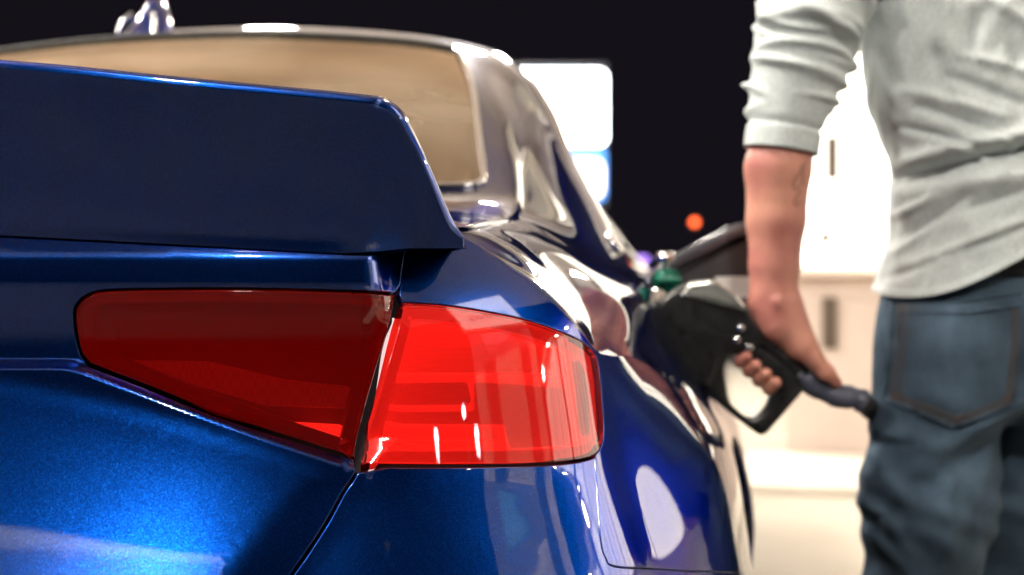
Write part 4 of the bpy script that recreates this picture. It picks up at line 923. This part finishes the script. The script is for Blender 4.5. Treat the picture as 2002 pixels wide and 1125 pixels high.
def sleeve(path, rad, seed, amp=1.0):
    global V, Fc
    P = cr_path(path, 22); Rr = [q[0] for q in cr_path([(r, 0) for r in rad], 22)]; rnd = random.Random(seed); L = [0]
    for a, b in zip(P, P[1:]): L.append(L[-1] + (Vector(b) - Vector(a)).length)
    T = L[-1]; FL = []
    for j in range(26):
        s = T * (.30 + .60 * (j + rnd.random() * .8) / 26); FL.append((s, rnd.uniform(-.035, .035), rnd.uniform(0, 6.28), rnd.uniform(.0045, .0075), rnd.uniform(.006, .0125), rnd.uniform(0, 6.28)))
    seg = 72; n0 = len(V); up = Vector((0, -1, 0))
    for i, p in enumerate(P):
        d = (Vector(P[min(i + 1, len(P) - 1)]) - Vector(P[max(i - 1, 0)])).normalized(); up = (up - d * up.dot(d)).normalized(); s = d.cross(up)
        for k in range(seg):
            ph = 2 * math.pi * k / seg; f = 0
            for (s0, tl, p0, w, am, p1) in FL:
                q = (L[i] - s0 - tl * math.cos(ph - p0)) / w
                if abs(q) < 3: f += am * math.exp(-q * q) * max(0, .30 + .70 * math.cos(ph - p1))
            f -= .004 * math.exp(-((L[i] - T + .034) / .006) ** 2)
            if L[i] > T - .03: f *= .3; 
            r = Rr[i] + f * amp; V.append(tuple(Vector(p) + (up * math.cos(ph) + s * math.sin(ph)) * r))
    m = len(P)
    for i in range(m - 1):
        for k in range(seg): Fc.append((n0 + i * seg + k, n0 + (i + 1) * seg + k, n0 + (i + 1) * seg + (k + 1) % seg, n0 + i * seg + (k + 1) % seg))
    # turned-in cuff
    l = n0 + (m - 1) * seg; n1 = len(V); c = Vector(P[-1])
    for k in range(seg): q = Vector(V[l + k]); V.append(tuple(c + (q - c) * .94 + Vector((0, 0, .012))))
    for k in range(seg): Fc.append((l + k, n1 + k, n1 + (k + 1) % seg, l + (k + 1) % seg))
sleeve([PL(1790, -215, 2.06), PL(1712, -170, 2.04), PL(1640, -80, 2.02), PL(1592, 20, 2.0), PL(1572, 90, 2.0), PL(1553, 170, 2.0), PL(1536, 235, 2.0), PL(1527, 296, 2.0)], [.062, .070, .073, .0715, .070, .0610, .0540, .0525], 3)
sleeve([(.13, 0, 1.42), (.185, 0, 1.39), (.215, -.005, 1.25), (.235, -.01, 1.12), (.245, .015, .99), (.249, .028, .925)], [.062, .068, .062, .054, .045, .040], 8)
mk('shirt', V, Fc, shirtm, man)
# neck band
V, Fc = tube([(.072 * math.cos(a), .004 + .064 * math.sin(a), 1.502) for a in [2 * math.pi * k / 40 for k in range(41)]], .008, 10); mk('collar', V, Fc, shirtm, man)
wbp = [(.166 * math.cos(a), .124 * math.sin(a)) for a in [2 * math.pi * k / 60 for k in range(60)]]

# ---------------- sign, pump, far lights ----------------
sign = empty('price_sign', (-.93, 16.82, 0), YAW8); tag(sign, 'tall lit sign with white panel above a blue one', 'sign')
signw = mat('lit_sign_white', (.9, .9, .9), .3, 0, (.86, .95, 1.0), SIGN_WHITE); signb = mat('lit_sign_blue', (.1, .3, .8), .3, 0, (.03, .22, .75), 1.3)
signr = mat('lit_sign_red', (.7, .05, .05), .3, 0, (1, .05, .06), 1.6); signd = mat('sign_housing', (.03, .03, .04), .5); sgw2 = mat('lit_sign_logo', (.9, .9, .9), .3, 0, (.95, .92, 1.0), 3.0)
def plate(name, x0, x1, z0, z1, y, t, m, parent, r): return extrude_xz(name, round_poly([(x0, z0), (x1, z0), (x1, z1), (x0, z1)], r, 6), y, y + t, m, parent, .004)
plate('housing', -.93, .55, 1.94, 3.78, .05, .30, signd, sign, .06)
plate('white_panel', -.92, .54, 2.73, 3.69, -.02, .06, signw, sign, .12)
plate('blue_panel', -.92, .53, 2.02, 2.71, -.015, .06, signb, sign, .10)
plate('white_emblem', -.40, .50, 2.06, 2.56, -.03, .02, sgw2, sign, .16)
plate('red_emblem', -.62, .16, 2.12, 2.42, -.045, .02, signr, sign, .10)
for x in (-.75, .35): V, Fc = tube([(x, .2, 0), (x, .2, 1.98)], .07, 14); mk('post', V, Fc, signd, sign)
st = empty('far_signal', (.56, 29.1, 0)); tag(st, 'small red signal lamp on a post far off in the dark', 'signal lamp')
V, Fc = tube([(0, 0.1, 0), (0, .1, 2.5)], .05, 10); mk('post', V, Fc, signd, st); rr_box('head', (0, .06, 2.3), (.26, .10, .34), signd, st, .03)
bm = bmesh.new(); bmesh.ops.create_uvsphere(bm, u_segments=16, v_segments=10, radius=.075); me = bpy.data.meshes.new('lamp'); bm.to_mesh(me); bm.free(); o = link('lamp', me, mat('red_lamp_glow', (.5, .02, .01), .3, 0, (1, .12, .03), 5), st); o.location = (0, 0, 2.3056)
pu = empty('neon_board', (.15, 12.9, 0)); tag(pu, 'low purple lit board beyond the open fuel flap', 'sign')
plate('panel', -.10, .16, 1.06, 1.24, 0, .05, mat('purple_glow', (.2, .1, .5), .3, 0, (.22, .12, .75), 1.4), pu, .04); V, Fc = tube([(.03, .05, 0), (.03, .05, 1.1)], .03, 10); mk('post', V, Fc, signd, pu)
# pump on its island beside the car
isl = rr_box('pump_island', (2.95, .55, .075), (1.0, 4.2, .15), noise_col(mat('island_kerb', (.5, .48, .44), .8), (.42, .40, .36), (.55, .53, .49), 3), None, .03); tag(isl, 'low concrete island under the fuel pump', 'kerb', kind='structure')
pump = empty('fuel_pump', (2.95, .33, .15)); tag(pump, 'tall cream and grey fuel pump on its island beside the car', 'fuel pump')
cream = noise_col(mat('cream_pump_enamel', (.72, .64, .52), .35), (.68, .60, .48), (.76, .68, .56), 2); greyp = mat('pump_grey', (.22, .22, .25), .4)
rr_box('cabinet', (0, 0, .55), (.52, .85, 1.1), cream, pump, .03, 3); rr_box('upper_cabinet', (0, 0, 1.25), (.46, .85, .32), greyp, pump, .02, 3); rr_box('top_box', (0, 0, 1.78), (.56, .88, .74), cream, pump, .03, 3); rr_box('added_lit_header', (-.279, 0, 1.80), (.02, .80, .62), mat('added_header_glow', (.8, .78, .72), .3, 0, (1, .92, .80), 3.2), pump, .006)  # header glow added, sized for the pale reflection in the tail lens
scr = mat('pump_screen', (.02, .03, .03), .15, 0, (.4, .75, .8), .8); rr_box('screen', (-.232, -.12, 1.27), (.02, .30, .20), scr, pump, .004); rr_box('keypad', (-.232, .22, 1.27), (.02, .14, .22), DARKGREY, pump, .004)
for y in (-.24, .24): rr_box('nozzle_boot', (-.27, y, .95), (.09, .12, .30), DARKGREY, pump, .02)
V, Fc = tube([(-.1, -.40, 1.0), (-.1, -.40, 2.25), (-.25, -.42, 2.3), (-.42, -.3, 2.2)], .02, 10); mk('hose_arm', V, Fc, DARKGREY, pump)
def text(name, s, size, m, parent, loc, rot):
    c = bpy.data.curves.new(name, 'FONT'); c.body = s; c.size = size; c.extrude = .002; c.align_x = 'CENTER'; c.align_y = 'CENTER'; t = bpy.data.objects.new(name, c); COL.objects.link(t)
    dg = bpy.context.evaluated_depsgraph_get(); me = bpy.data.meshes.new_from_object(t.evaluated_get(dg)); bpy.data.objects.remove(t); o = link(name, me, m, parent, False); o.location = loc; o.rotation_euler = rot; return o
text('lettering', 'IRVING', .16, mat('blue_lettering', (.02, .05, .3), .4), pump, (-.292, .0, 1.72), (R(90), 0, R(-90)))

lotm = mat('lot_lamp_glow', (.9, .9, .9), .3, 0, (.95, .95, 1.0), 90)
for i, (x, y, z, lb) in enumerate(((10.4, -3.5, 2.5, 'lot lamp on grey post, rearmost of three beside the forecourt'), (11.6, -1.95, 2.7, 'lot lamp on grey post, middle of three beside the forecourt'), (11.0, -1.25, 2.3, 'lot lamp on grey post, foremost of three beside the forecourt'))):
    t = empty('lot_lamp', (x, y, 0)); tag(t, lb, 'street lamp', 'lot lamps beside the forecourt')
    V, Fc = tube([(.35, 0, 0), (.35, 0, z), (.30, 0, z + .12), (.1, 0, z + .15)], .05, 12); mk('post', V, Fc, signd, t)
    h = rr_box('head', (0, 0, z + .13), (.34, .22, .10), signd, t, .02); rr_box('diffuser', (-.06, 0, z + .06), (.20, .17, .05), lotm, h, .01)
